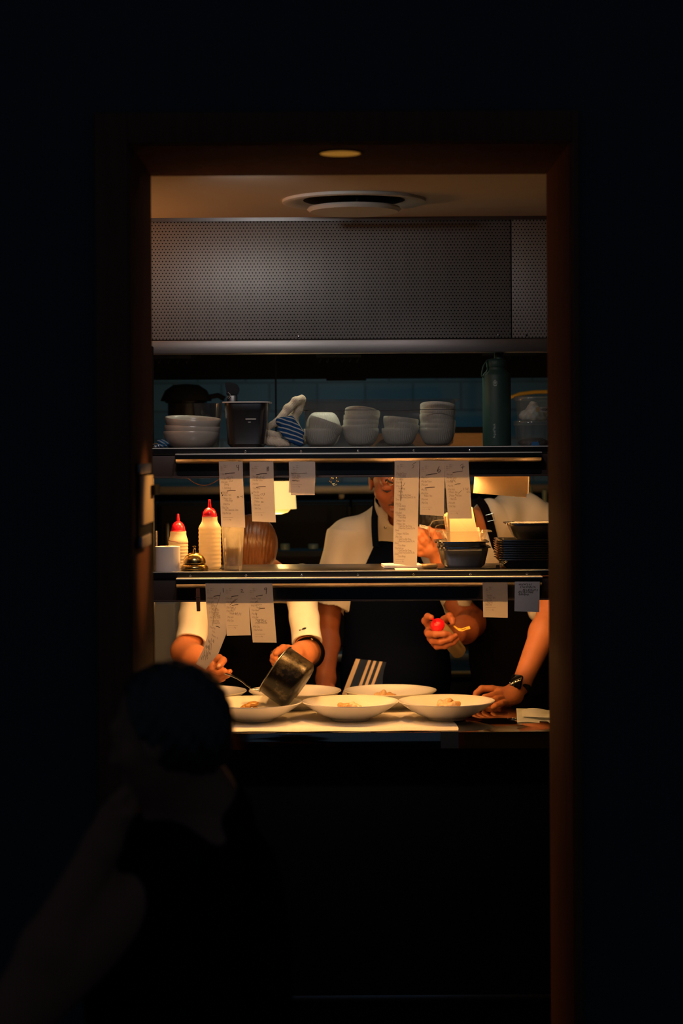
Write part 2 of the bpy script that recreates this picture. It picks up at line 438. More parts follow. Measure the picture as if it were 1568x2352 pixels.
from mathutils.bvhtree import BVHTree
def surf_hit(o, px, py):
    """where the line of sight through a pixel meets an object's mesh, with the surface normal"""
    me = o.data; org = ORG[o.name]
    t = BVHTree.FromPolygons([v.co + org for v in me.vertices], [tuple(p.vertices) for p in me.polygons])
    c = Vector((0, 0, CAMZ)); d = (P(px, py, 5.0) - c).normalized()
    loc, nrm, _, _ = t.ray_cast(c, d)
    if nrm is not None and nrm.dot(d) > 0: nrm = -nrm
    return loc, nrm
def decal(name, o, pts, m, parent, off=0.0006):
    """a small mark lying on an object's surface, outlined in pixels"""
    mb = MB(); vs = []
    for p in pts:
        l, n = surf_hit(o, *p)
        if l is None: return None
        vs.append(mb.bm.verts.new(l + n * off))
    mb.bm.faces.new(vs)
    return build(name, mb, m, parent)
# ------------------------------------------------------------------ smooth blended solids (grid of distances -> surface)
def rot_to(axis):
    return Vector((0, 0, 1)).rotation_difference(Vector(axis).normalized()).to_matrix()
def cone(a, ra, b, rb, k=0.01, sub=False): return ('c', np.array(a, float), ra, np.array(b, float), rb, k, sub)
def flatcone(a, ra, b, rb, k=0.006, sub=False): return ('x', np.array(a, float), ra, np.array(b, float), rb, k, sub)
def ell(c, r, R=None, k=0.01, sub=False): return ('e', np.array(c, float), np.array(r, float), np.array(R if R is not None else np.eye(3), float), None, k, sub)
def cut(p, n, k=0.002): return ('p', np.array(p, float), np.array(n, float) / np.linalg.norm(n), None, None, k, True)
def chain(pts, rs, k=0.006):
    return [cone(pts[i], rs[i], pts[i + 1], rs[i + 1], k) for i in range(len(pts) - 1)]

def sdf_surface(prims, h, disp=None):
    lo = np.full(3, 1e9); hi = np.full(3, -1e9)
    for p in prims:
        if p[6]: continue
        if p[0] in 'cx': pts = [(p[1], p[2]), (p[3], p[4])]
        else: pts = [(p[1], max(p[2]))]
        for c, r in pts: lo = np.minimum(lo, c - r); hi = np.maximum(hi, c + r)
    lo -= 4 * h + 0.012; hi += 4 * h + 0.012
    n = np.ceil((hi - lo) / h).astype(int) + 1
    ax = [(lo[i] + h * np.arange(n[i])).astype(np.float32) for i in range(3)]
    G = np.full(n, 0.05, np.float32)
    for p in prims:
        t, k, sub = p[0], p[5], p[6]
        if t == 'p': i0, i1 = np.zeros(3, int), n
        else:
            if t in 'cx':
                plo = np.minimum(p[1] - p[2], p[3] - p[4]); phi = np.maximum(p[1] + p[2], p[3] + p[4])
            else: plo = p[1] - max(p[2]); phi = p[1] + max(p[2])
            m = k + 3 * h
            i0 = np.clip(np.floor((plo - m - lo) / h).astype(int), 0, n - 1); i1 = np.clip(np.ceil((phi + m - lo) / h).astype(int) + 1, 1, n)
            if np.any(i1 <= i0): continue
        sl = tuple(slice(i0[i], i1[i]) for i in range(3))
        gx = ax[0][sl[0]][:, None, None]; gy = ax[1][sl[1]][None, :, None]; gz = ax[2][sl[2]][None, None, :]
        if t in 'cx':
            a, ra, b, rb = p[1], p[2], p[3], p[4]; ab = b - a; L2 = max(1e-12, float(ab @ ab))
            tt = ((gx - a[0]) * ab[0] + (gy - a[1]) * ab[1] + (gz - a[2]) * ab[2]) / L2
            tc = np.clip(tt, 0, 1)
            d = np.sqrt((gx - a[0] - tc * ab[0]) ** 2 + (gy - a[1] - tc * ab[1]) ** 2 + (gz - a[2] - tc * ab[2]) ** 2) - (ra + (rb - ra) * tc)
            if t == 'x':
                L = math.sqrt(L2); d = np.maximum(d, np.maximum(-tt, tt - 1) * L)
        elif t == 'e':
            c, r, R = p[1], p[2], p[3]
            q = [((gx - c[0]) * R[0, i] + (gy - c[1]) * R[1, i] + (gz - c[2]) * R[2, i]) for i in range(3)]
            k0 = np.sqrt(sum((q[i] / r[i]) ** 2 for i in range(3))); k1 = np.sqrt(sum((q[i] / r[i] ** 2) ** 2 for i in range(3))) + 1e-9
            d = k0 * (k0 - 1) / k1
        else:
            c, nn = p[1], p[2]; d = -((gx - c[0]) * nn[0] + (gy - c[1]) * nn[1] + (gz - c[2]) * nn[2])
        d = d.astype(np.float32); g = G[sl]
        if not sub:
            hh = np.maximum(k - np.abs(g - d), 0) / max(k, 1e-6); G[sl] = np.minimum(g, d) - hh * hh * k * 0.25
        else:
            d = -d; hh = np.maximum(k - np.abs(g - d), 0) / max(k, 1e-6); G[sl] = np.maximum(g, d) + hh * hh * k * 0.25
    if disp is not None:
        G += disp(ax[0][:, None, None], ax[1][None, :, None], ax[2][None, None, :]).astype(np.float32)
    # surface nets
    I = G < 0
    s = np.zeros(tuple(n - 1), np.int8)
    for dx in (0, 1):
        for dy in (0, 1):
            for dz in (0, 1): s += I[dx:n[0] - 1 + dx, dy:n[1] - 1 + dy, dz:n[2] - 1 + dz]
    act = (s > 0) & (s < 8); idx = np.argwhere(act)
    N = len(idx); pos = np.zeros((N, 3)); cnt = np.zeros(N)
    cs = [(0, 0, 0), (1, 0, 0), (0, 1, 0), (1, 1, 0), (0, 0, 1), (1, 0, 1), (0, 1, 1), (1, 1, 1)]
    Gc = [G[idx[:, 0] + c[0], idx[:, 1] + c[1], idx[:, 2] + c[2]].astype(float) for c in cs]
    for i in range(8):
        for j in range(i + 1, 8):
            dd = [cs[j][q] - cs[i][q] for q in range(3)]
            if sum(abs(x) for x in dd) != 1: continue
            f0, f1 = Gc[i], Gc[j]; mk = (f0 < 0) != (f1 < 0)
            t = np.where(mk, f0 / np.where(mk, f0 - f1, 1), 0)
            for q in range(3): pos[:, q] += np.where(mk, cs[i][q] + dd[q] * t, 0)
            cnt += mk
    pos = pos / cnt[:, None] + idx; pos = lo + pos * h
    vid = np.full(tuple(n - 1), -1, np.int32); vid[act] = np.arange(N)
    quads = []
    for a in range(3):
        b, c = (a + 1) % 3, (a + 2) % 3
        sl0 = [slice(None)] * 3; sl1 = [slice(None)] * 3; sl0[a] = slice(0, n[a] - 1); sl1[a] = slice(1, n[a])
        A = I[tuple(sl0)]; B = I[tuple(sl1)]
        e = np.argwhere(A != B); e = e[(e[:, b] > 0) & (e[:, c] > 0) & (e[:, b] < n[b] - 1) & (e[:, c] < n[c] - 1)]
        def v(db, dc):
            q = e.copy(); q[:, b] += db; q[:, c] += dc; return vid[q[:, 0], q[:, 1], q[:, 2]]
        Q = np.stack([v(-1, -1), v(0, -1), v(0, 0), v(-1, 0)], 1)
        flip = ~A[e[:, 0], e[:, 1], e[:, 2]]
        Q[flip] = Q[flip][:, ::-1]; quads.append(Q)
    Q = np.concatenate(quads); Q = Q[(Q >= 0).all(1)]
    return pos, Q
def sdf_obj(name, prims, h, m, parent=None, origin=None, disp=None):
    pos, Q = sdf_surface(prims, h, disp)
    me = bpy.data.meshes.new(name)
    me.vertices.add(len(pos)); me.vertices.foreach_set('co', pos.astype(np.float32).ravel())
    me.loops.add(len(Q) * 4); me.loops.foreach_set('vertex_index', Q.astype(np.int32).ravel())
    me.polygons.add(len(Q)); me.polygons.foreach_set('loop_start', np.arange(0, len(Q) * 4, 4, dtype=np.int32))
    me.update(calc_edges=True); me.validate()
    me.polygons.foreach_set('use_smooth', np.ones(len(me.polygons), bool))
    if parent is None and origin is None:
        lo, hi = pos.min(0), pos.max(0); origin = Vector(((lo[0] + hi[0]) / 2, (lo[1] + hi[1]) / 2, lo[2]))
    return link_mesh(name, me, m, parent, origin)
def wrinkle(amp, fx, fy, fz, seed=0):
    rs = np.random.RandomState(seed); ph = rs.rand(6) * 6.28
    def f(x, y, z):
        return amp * (np.sin(fx * x + fz * 0.6 * z + ph[0]) * np.sin(fy * y + ph[1] + fz * 0.3 * z) + 0.6 * np.sin(fx * 1.9 * x - fz * z + ph[2] + fy * y))
    return f
# ------------------------------------------------------------------ the setting
D1, D2 = 3.85, 4.27
JL, JR, JT = X(350, D2), X(1258, D2), Z(402, D2)
CEIL = Z(499, 5.45)
def struct(name, mb, m, ang=40): return tag(build(name, mb, m, ang=ang, origin=(0, 0, 0)), kind='structure')
w = MB()
w.box(-3.2, JL - 0.02, D1, D2, 0, 3.2); w.box(JR + 0.02, 3.2, D1, D2, 0, 3.2); w.box(JL - 0.02, JR + 0.02, D1, D2, JT + 0.02, 3.2)
struct('wall_front', w, M['black_wall'])
fl = MB().box(-3.2, 3.2, -0.5, 8.7, -0.05, 0.0); struct('floor', fl, M['black_matt'])
struct('ceiling', MB().box(-1.7, 1.7, D2, 8.7, CEIL, CEIL + 0.05), M['ceiling_paint'])
struct('wall_left', MB().box(-1.7, -1.6, D2, 8.7, 0, CEIL), M['grey_panel'])
struct('wall_right', MB().box(1.6, 1.7, D2, 8.7, 0, CEIL), M['grey_panel'])
struct('wall_back', MB().box(-1.7, 1.7, 8.6, 8.7, 0, CEIL), M['tiles'])
# wooden door lining and casing: left post, right post, head
t = MB()
t.box(JL - 0.02, JL, D1 - 0.005, D2 + 0.004, 0, JT + 0.02, 0.002); t.box(JL - 0.068, JL - 0.004, D1 - 0.016, D1, 0, JT + 0.064, 0.003)
struct('trim_1', t, M['dark_wood'])
t = MB()
t.box(JR, JR + 0.02, D1 - 0.005, D2 + 0.004, 0, JT + 0.02, 0.002); t.box(JR + 0.004, JR + 0.018, D1 - 0.016, D1, 0, JT + 0.064, 0.003)
struct('trim_2', t, M['dark_wood'])
t = MB()
t.box(JL, JR, D1 - 0.005, D2 + 0.004, JT, JT + 0.02, 0.002); t.box(JL - 0.004, JR + 0.004, D1 - 0.016, D1, JT + 0.003, JT + 0.064, 0.003)
struct('trim_3', t, M['dark_wood'])

# small amber downlight let into the door head
dD = (JT - CAMZ) * F / (CY - 351); dx = X(785, dD)
dl = thing('recessed_downlight', 'small round amber downlight recessed into the underside of the wooden door head', 'light', (dx, dD, JT))
amber = mat('amber_glow', (0.10, 0.06, 0.02), 0.6, emit=(1.0, 0.42, 0.05), estr=0.22)
T = Matrix.Translation((dx, dD, JT))
build('rim', MB().lathe([(0.047, 0.0005), (0.047, -0.0025), (0.041, -0.0025), (0.041, 0.0005)], T, 40), M['dark_wood'], dl)
build('lens', MB().lathe([(0, -0.0015), (0.0415, -0.0015)], T, 40), amber, dl)

# ------------------------------------------------------------------ ceiling air diffuser
cy_ = (CEIL - CAMZ) * F / (CY - 460); cx_ = X(816, cy_)
df = thing('ceiling_diffuser', 'round white air diffuser with a lower centre disc set in the kitchen ceiling', 'air vent', (cx_, cy_, CEIL))
T = Matrix.Translation((cx_, cy_, CEIL))
build('ring', MB().lathe([(0.186, 0.0), (0.186, -0.007), (0.178, -0.010), (0.150, -0.004), (0.132, 0.0)], T, 64), M['white_plastic'], df)
build('throat', MB().lathe([(0.132, -0.0005), (0.0, -0.0005)], T, 64), M['black_matt'], df)
build('centre_disc', MB().lathe([(0.0, -0.021), (0.118, -0.019), (0.122, -0.024), (0.114, -0.031), (0.0, -0.032)], T, 64), M['white_plastic'], df)
for a in (0.6, 2.7, 4.8):
    c = Vector((cx_ + 0.09 * math.cos(a), cy_ + 0.09 * math.sin(a), 0))
    build('bracket', MB().tube([(c.x, c.y, CEIL), (c.x, c.y, CEIL - 0.022)], 0.004, 8), M['black_matt'], df)

# ------------------------------------------------------------------ range hood over the pass
HD = 5.45
hz0, hz1, hz2 = Z(811, HD), Z(780, HD), Z(503, HD)
seam = X(1176, HD)
hood = thing('range_hood', 'wide steel extraction hood with a perforated front above the pass', 'range hood', (0, HD, hz0))
build('perforated_panel', MB().box(-1.4, seam - 0.0015, HD, HD + 0.012, hz1 + 0.002, CEIL - 0.006, 0.001), M['perforated'], hood)
build('perforated_panel', MB().box(seam + 0.0015, 1.4, HD, HD + 0.012, hz1 + 0.002, CEIL - 0.006, 0.001), M['perforated'], hood)
build('lower_lip', MB().box(-1.4, 1.4, HD - 0.004, HD + 0.05, hz0, hz1, 0.003), M['steel_brush'], hood)
build('top_trim', MB().box(-1.4, 1.4, HD - 0.006, HD + 0.006, CEIL - 0.010, CEIL), M['steel_dark'], hood)
build('backing', MB().box(-1.4, 1.4, HD + 0.013, HD + 0.02, hz1, CEIL), M['black_matt'], hood)
build('rear_baffle', MB().box(-1.4, 1.4, 6.95, 7.05, Z(868, 6.95), CEIL - 0.001), M['black_matt'], hood)
for px, py in ((686, 773), (1145, 770), (1208, 770)):
    c = P(px, py, HD); c.y = HD
    build('screw', MB().lathe([(0.0035, 0.0), (0.0035, 0.0015), (0.0, 0.0025)], Matrix.Translation(c) @ Matrix.Rotation(PI / 2, 4, 'X'), 12), M['steel_bright'], hood)
lamp = build('hood_lamp', MB().box(-0.35, 0.35, 5.50, 5.62, 2.235, 2.262, 0.004), mat('hood_lamp', (0.8, 0.8, 0.75), 0.4), hood)
area('hood_light', (0.0, 5.56, 2.225), (0, 0, 0), 0.7, 0.1, HOOD_W, (1.0, 0.97, 0.72), hood)

# added fill spots in the narrow passage, unseen behind the door head
for x_, lab in ((-0.42, 'added unseen fill spot in the passage, the one on the left'), (0.22, 'added unseen fill spot in the passage, the one on the right')):
    cl = thing('fill_spot', lab, 'light', (x_, 4.42, CEIL), 'added fill spots in the passage')
    build('housing', MB().lathe([(0, 0), (0.03, 0), (0.03, -0.012), (0.026, -0.012), (0.022, -0.004), (0, -0.004)], Matrix.Translation((x_, 4.42, CEIL)), 24), M['white_plastic'], cl)
    spot('fill_spot_light', (x_, 4.42, CEIL - 0.016), (x_ * 0.75, 5.32, 1.62), FILL_W, (1.0, 0.83, 0.80), 54, 0.85, 0.03, cl)
cl = thing('fill_spot', 'added unseen fill spot in the passage turned up toward the hood front', 'light', (-0.25, 4.38, CEIL), 'added fill spots in the passage')  # unseen spot added to brighten the hood front and top shelf
build('housing', MB().lathe([(0, 0), (0.03, 0), (0.03, -0.012), (0.026, -0.012), (0.022, -0.004), (0, -0.004)], Matrix.Translation((-0.25, 4.38, CEIL)), 24), M['white_plastic'], cl)
spot('fill_spot_light', (-0.25, 4.38, CEIL - 0.02), (-0.10, 5.45, 1.86), HOODSPOT_W, (1.0, 0.93, 0.88), 92, 0.9, 0.03, cl)
cl = thing('fill_spot', 'added warm fill spot in the passage turned toward the paper holder on the door post', 'light', (0.36, 4.38, CEIL), 'added fill spots in the passage')  # unseen spot added to brighten the papers on the door post
build('housing', MB().lathe([(0, 0), (0.03, 0), (0.03, -0.012), (0.026, -0.012), (0.022, -0.004), (0, -0.004)], Matrix.Translation((0.36, 4.38, CEIL)), 24), M['white_plastic'], cl)
spot('fill_spot_light', (0.36, 4.38, CEIL - 0.02), (JL, 4.08, 1.535), 55.0, WARM, 15, 0.9, 0.02, cl)
# added uplight, out of view, to warm the passage ceiling
wl = thing('fill_uplight', 'added unseen warm uplight on the kitchen wall beside the pass', 'light', (-1.6, 5.3, 1.95))
build('bracket', MB().box(-1.6, -1.5, 5.29, 5.31, 1.94, 1.96, 0.003), M['steel_dark'], wl)
build('bowl', MB().lathe([(0.0, 0.0), (0.05, 0.01), (0.08, 0.06), (0.078, 0.06), (0.048, 0.014), (0.0, 0.004)], Matrix.Translation((-1.48, 5.3, 1.93)), 32), M['steel_dark'], wl)
spot('fill_uplight_light', (-1.48, 5.3, 1.985), (-0.95, 5.36, 2.45), UPLIGHT_W, (1.0, 0.37, 0.09), 125, 0.9, 0.04, wl)
# cool tube light over the back of the kitchen
bl = thing('tube_light', 'cool tube light on the ceiling at the back of the kitchen', 'light', (0, 7.9, CEIL))
build('housing', MB().box(-0.6, 0.6, 7.86, 7.94, CEIL - 0.04, CEIL, 0.004), M['white_plastic'], bl)
area('back_light', (0, 7.9, CEIL - 0.05), (0, 0, 0), 1.1, 0.07, BACK_W, (0.22, 0.76, 1.0), bl)

# ------------------------------------------------------------------ pass counter
CT = Z(1683, 5.30)
pc = thing('pass_counter', 'polished steel pass counter below the two shelves', 'counter', (0, 5.7, 0))
build('worktop', MB().box(-1.58, 1.58, 5.30, 6.10, Z(1723, 5.30), CT, 0.003), M['counter_steel'], pc)
build('front_panel', MB().box(-1.58, 1.58, 5.37, 5.40, 0.12, Z(1724, 5.30)), M['panel_dark'], pc)
build('lower_ledge', MB().box(-1.58, 1.58, 5.34, 6.0, Z(2305, 5.34), Z(2286, 5.34), 0.003), M['steel_dark'], pc)
for sx in (-1.5, 1.5):
    build('leg', MB().box(sx - 0.03, sx + 0.03, 5.5, 5.56, 0, 0.89, 0.004), M['steel_dark'], pc)

# ------------------------------------------------------------------ the two heated pass shelves
YF, YB = 5.33, 5.66
ZU = Z(1027, YF)
ZL = Z(1311.5, YF)
RX0, RX1 = X(403, 5.29), X(1243, 5.29)
tube_up = mat('heat_tube_upper', (0.8, 0.7, 0.6), 0.3, emit=WARM, estr=HEAT_TUBE_UP)
tube_low = mat('heat_tube_lower', (0.8, 0.7, 0.6), 0.3, emit=WARM, estr=HEAT_TUBE_LOW)
M['copperish'] = mat('copperish', (0.36, 0.30, 0.26), 0.26, 1.0, scale=9, var=0.75, stretch=(1.5, 10, 10), bump=0.3)
def gantry(zt, label, screws, tube_mat, bulbs, watts, tilt, ang):
    g = thing('pass_shelf', label, 'shelf', (0, YF, zt), 'heated shelves of the pass')
    build('shelf_board', MB().box(-0.9, 0.9, YF, YB, zt - 0.0165, zt, 0.0015), M['steel_dark'], g)
    build('front_edge', MB().box(-0.9, 0.9, YF - 0.0015, YF + 0.004, zt - 0.0018, zt + 0.0006), M['edge_steel'], g)
    zb = zt - (Z(1027, YF) - Z(1096, YF))
    build('fascia', MB().box(-0.9, 0.9, YF + 0.006, YF + 0.012, zb, zt - 0.0175, 0.001), M['fascia'], g)
    zi0, zi1 = zt - (Z(1027, YF) - Z(1090, YF)), zt - 0.019
    build('dark_inset', MB().prism(rrect(X(405, YF), X(1243, YF), zi0, zi1, 0.007), 'y', YF + 0.0035, YF + 0.0058), M['black_gloss'], g)
    build('bottom_lip', MB().box(-0.9, 0.9, YF + 0.001, YF + 0.0058, zb - 0.0005, zb + 0.0042, 0.001), M['fascia'], g)
    # ticket rail, an extruded profile
    r0 = zt - (Z(1027, 5.29) - Z(1042, 5.29)); r1 = zt - (Z(1027, 5.29) - Z(1062, 5.29))
    prof = [(YF - 0.0015, r0 + 0.001), (5.294, r0), (5.289, r0 - 0.002), (5.289, r0 - 0.0125), (5.2915, r0 - 0.0135), (5.307, r1), (YF - 0.0015, r1)]
    rail = build('ticket_rail', MB().prism(prof, 'x', RX0, RX1), M['black_gloss'], g)
    build('top_strip', MB().box(RX0 - 0.001, RX1 + 0.001, 5.287, YF - 0.002, r0 - 0.0015, r0 + 0.0022, 0.0006), M['edge_steel'], rail)
    build('polished_strip', MB().prism([(5.2915, r0 - 0.0130), (5.2890, r0 - 0.0130), (5.3045, r1 - 0.0012), (5.308, r1 - 0.0012)], 'x', RX0, RX1), M['copperish'], rail)
    build('end_cap', MB().box(RX0 - 0.0022, RX0 - 0.0002, 5.287, YF - 0.002, r1, r0 + 0.002), M['steel_bright'], rail)
    for px in screws:
        c = Vector((X(px, YF), YF, zt - 0.0105))
        build('screw', MB().lathe([(0.0031, 0.0), (0.0031, 0.001), (0.0017, 0.0016), (0.0017, 0.0006), (0, 0.0006)], Matrix.Translation(c) @ Matrix.Rotation(PI / 2, 4, 'X'), 14), M['steel_bright'], g)
    build('front_face', MB().box(-0.9, 0.9, YF - 0.001, YF + 0.003, zt - 0.0163, zt - 0.0018), M['black_gloss'], g)
    for px, wt in bulbs:
        by_ = YF + (0.085 if px == 1062 else 0.17); bx_, bz_ = X(px, by_), zb + 0.006
        build('bulb', MB().lathe([(0, 0.022), (0.012, 0.018), (0.016, 0.006), (0.014, 0.004), (0, 0.004)], Matrix.Translation((bx_, by_, bz_)), 20), M['white_plastic'], g)
        spot('bulb_light', (bx_, by_, bz_ - 0.001), (bx_, by_ + (tilt if px < 1000 or zt < 1.6 else 0.3), bz_ - 0.5), watts * wt, WARM, ang if px < 1000 or zt < 1.6 else 164, 0.5, 0.012, g)
    # quartz heat tubes and reflector under the board
    yr, zr = YF + 0.14, zb + 0.022
    tz = 0.0042 if zt > 1.6 else 0.0005
    build('reflector', MB().prism([(yr - 0.06, zr), (yr - 0.035, zr + 0.020), (yr + 0.05, zr + 0.020), (yr + 0.085, zr), (yr + 0.083, zr), (yr + 0.049, zr + 0.018), (yr - 0.034, zr + 0.018), (yr - 0.058, zr)], 'x', -0.62, 0.62), M['steel_bright'], g)
    for k in (0, 1):
        a = -0.56 + k * 0.58
        q = build('heat_tube', MB().tube([(a, yr, zb + tz), (a + 0.54, yr, zb + tz)], 0.003, 12), tube_mat, g)
        q['label'] = 'glowing quartz heat tube'
    return g
up = gantry(ZU, 'upper steel pass shelf at eye level carrying bowls, pan, tub and flask', (563, 691, 822, 950, 1079), tube_up, ((462, 1.5), (620, 1.1), (930, 0.8), (1062, 1.0), (1225, 1.0)), BULB_UP, 0.02, 142)
lo = gantry(ZL, 'lower steel pass shelf carrying squeeze bottles, bell, glass and steel pans', (435, 563, 691, 820, 948, 1078, 1208), tube_low, ((530, 0.9), (690, 1.1), (880, 1.0), (1010, 0.35)), BULB_LOW, 0.25, 158)
for sx, lab in ((-1, 'square steel post holding the shelves on the doorway left'), (1, 'square steel post holding the shelves on the doorway right')):
    x = X(352.5, 5.42) - 0.02 if sx < 0 else 0.66
    tag(build('shelf_post', MB().box(x - 0.02, x + 0.02, 5.40, 5.44, CT, hz0 + 0.02, 0.002), M['black_matt']), lab, 'post', 'posts of the pass shelves')

# ------------------------------------------------------------------ rear of the kitchen
rs = thing('rear_rack', 'dark steel rack standing behind the cooks', 'rack', (0, 6.75, 0))
build('shelf_board', MB().box(-1.3, 1.3, 6.58, 6.94, 1.690, 1.708, 0.002), M['steel_dark'], rs)
for sx in (-1.28, 1.28):
    for sy in (6.6, 6.92):
        build('leg', MB().box(sx - 0.015, sx + 0.015, sy - 0.015, sy + 0.015, 0, 1.708), M['steel_dark'], rs)
bs = thing('wall_shelf', 'long steel wall shelf running along the back of the kitchen', 'shelf', (0, 8.4, Z(1134, 7.9)))
build('board', MB().box(-1.55, 1.55, 7.9, 8.6, Z(1134, 7.9), Z(1114, 7.9), 0.004), M['steel_brush'], bs)
for sx in (-1.2, 0, 1.2): build('bracket', MB().box(sx - 0.01, sx + 0.01, 8.2, 8.6, Z(1134, 7.9) - 0.15, Z(1134, 7.9)), M['steel_dark'], bs)
# tall dark units against the back wall, under the shelf
seams = (-1.55, X(360, 7.7), X(562, 7.7), X(805, 7.7), X(1060, 7.7), 1.0, 1.55)
labs = ('dark cold cabinet at the doorway left edge', 'dark cold cabinet behind the red-capped squeeze bottles', 'dark cold cabinet behind the bowed cook and pendant lamp', 'dark cold cabinet behind the bearded cook in the middle', 'dark cold cabinet behind the stooping cook', 'dark cold cabinet at the doorway right edge')
for i in range(6):
    a, b = seams[i] + 0.004, seams[i + 1] - 0.004
    u = thing('cold_cabinet', labs[i], 'cabinet', ((a + b) / 2, 8.1, 0), 'dark cabinets along the back wall')
    build('body', MB().box(a, b, 7.72, 8.58, 0.93, 1.50, 0.004), M['panel_dark'], u)
    dr = build('door', MB().box(a + 0.01, b - 0.01, 7.70, 7.72, 1.22, 1.49, 0.006), M['panel_dark'], u)
    build('handle', MB().box(a + 0.03, a + 0.045, 7.675, 7.70, 1.30, 1.42, 0.004), M['steel_dark'], dr)
    build('lower_rail', MB().box(a, b, 7.69, 7.72, Z(1300, 7.69), Z(1266, 7.69), 0.004), M['fascia'], u)
rb = thing('back_counter', 'long steel counter with dark doors along the back wall', 'counter', (0, 7.9, 0))
build('worktop', MB().box(-1.58, 1.58, 7.45, 8.58, 0.895, 0.925, 0.004), M['steel_brush'], rb)
build('base', MB().box(-1.58, 1.58, 7.52, 8.57, 0.0, 0.895), M['panel_dark'], rb)
# grey side unit seen low on the left and a lit shelf edge between the two cooks
tag(build('prep_fridge', MB().box(-1.0, X(415, 6.9), 6.62, 6.92, 0.0, Z(1384, 6.62), 0.006), M['grey_panel']), 'grey steel fridge low behind the left cook', 'fridge')
ov = thing('oven', 'dark low oven with a yellowish rail seen between the middle and right cooks', 'oven', (X(1059, 7.2), 7.27, 0))
build('body', MB().box(X(1000, 7.2), X(1118, 7.2), 7.1, 7.44, 0.0, Z(1540, 7.1), 0.006), M['panel_dark'], ov)
build('handrail', MB().tube([(X(1000, 7.08), 7.07, Z(1547, 7.07)), (X(1118, 7.08), 7.07, Z(1547, 7.07))], 0.007, 10), M['tan'], ov)
# ------------------------------------------------------------------ upper shelf
# three stoneware bowls
def bowl_proto(name, r, h, foot, thick, m, seg=64, ribs=0, amp=0.0):
    out = []; inn = []
    for k in range(9):
        t = k / 8; a = t * PI / 2
        out.append((foot + (r - foot) * math.sin(a) ** 1.15, h * (1 - math.cos(a)) ** 0.95))
    prof = [(0, 0.003), (foot * 0.8, 0.003), (foot * 0.85, 0.0), (foot, 0.0)] + out[1:]
    prof += [(r - thick * 0.3, h + thick * 0.35), (r - thick, h)]
    for k in range(7, -1, -1):
        t = k / 8; a = t * PI / 2
        inn.append((max(0, foot - thick + (r - foot) * math.sin(a) ** 1.15), thick * 1.2 + (h - thick * 1.2) * (1 - math.cos(a)) ** 0.95))
    prof += inn + [(0, thick * 1.2)]
    rr = set(range(5, 11)) if ribs else None
    return build(name, MB().lathe(prof, None, seg, ribs, amp, rr), m, origin=(0, 0, 0), ang=60)
def place(o, loc, rx=0, ry=0, rz=0):
    o.location = loc; o.rotation_euler = (rx, ry, rz); return o
b0 = bowl_proto('bowl', 0.0785, 0.046, 0.042, 0.0035, M['stoneware'])
bD = 5.47; bx = X(441, bD)
specs = [((X(440, bD), bD, ZU), 0, 0, 'lowest of the three grey stoneware bowls stacked by the steel pan'),
         ((X(441, bD), bD, ZU + 0.0145), 0.01, 0.035, 'middle of the three grey stoneware bowls stacked by the steel pan'),
         ((X(442, bD), bD, ZU + 0.037), 0.10, 0.055, 'top of the three grey stoneware bowls, tilted so its inside shows')]
for i, (l, rx, ry, lab) in enumerate(specs):
    o = b0 if i == 0 else copy_tree(b0)
    tag(place(o, l, rx, ry), lab, 'bowl', 'stoneware bowls stacked on the upper shelf')

# smoky plastic cup behind the bowls
T = Matrix.Translation((X(478, 5.60), 5.60, ZU))
tag(build('plastic_cup', MB().lathe([(0, 0.001), (0.030, 0.001), (0.0415, 0.128), (0.0405, 0.128), (0.029, 0.003), (0, 0.003)], T, 40), M['smoke_cup']), 'smoky grey plastic cup standing behind the stacked bowls', 'cup')

# deep steel pan with a white edge
def gn_pan(name, cx, cy, z, w, d, h, rim, r, m, mrim, label, group=None, taper=0.008, rimh=0.003):
    t = thing(name, label, 'pan', (cx, cy, z), group)
    mb = MB(); n = 6
    def ring(ww, dd, rr, zz): return [Vector((cx + p[0], cy + p[1], zz)) for p in rrect(-ww / 2, ww / 2, -dd / 2, dd / 2, rr, n)]
    rings = [ring(w - 2 * taper - 0.02, d - 2 * taper - 0.02, r * 0.7, z), ring(w - 2 * taper, d - 2 * taper, r, z + 0.010), ring(w - 0.002, d - 0.002, r, z + h * 0.80), ring(w, d, r, z + h * 0.82), ring(w, d, r, z + h - rimh)]
    inner = [ring(w - 0.004, d - 0.004, r, z + h - rimh), ring(w - 2 * taper - 0.004, d - 2 * taper - 0.004, r, z + 0.011), ring(w - 2 * taper - 0.024, d - 2 * taper - 0.024, r * 0.7, z + 0.002)]
    allr = rings + inner
    vs = [[mb.bm.verts.new(p) for p in q] for q in allr]
    for a, b in zip(vs, vs[1:]):
        for k in range(len(a)): mb.bm.faces.new((a[k], a[(k + 1) % len(a)], b[(k + 1) % len(a)], b[k]))
    mb.bm.faces.new(vs[0]); mb.bm.faces.new(vs[-1])
    build('body', mb, m, t)
    mb = MB(); o = rim
    q = [ring(w, d, r, z + h - rimh), ring(w + 2 * o, d + 2 * o, r + o, z + h - rimh - 0.0005), ring(w + 2 * o, d + 2 * o, r + o, z + h - 0.0004), ring(w + 2 * o - 0.002, d + 2 * o - 0.002, r + o, z + h), ring(w - 0.004, d - 0.004, r, z + h - 0.0006), ring(w - 0.004, d - 0.004, r, z + h - rimh)]
    vs = [[mb.bm.verts.new(p) for p in s] for s in q]
    for a, b in zip(vs, vs[1:]):
        for k in range(len(a)): mb.bm.faces.new((a[k], a[(k + 1) % len(a)], b[(k + 1) % len(a)], b[k]))
    build('rim', mb, mrim, t)
    return t
deep = gn_pan('steel_pan', X(568, 5.46), 5.46, ZU, 0.120, 0.150, Z(921, 5.40) - ZU, 0.007, 0.026, M['steel_dark'], M['porcelain'], 'deep dark steel pan with a pale rim between the stoneware bowls and the towel')
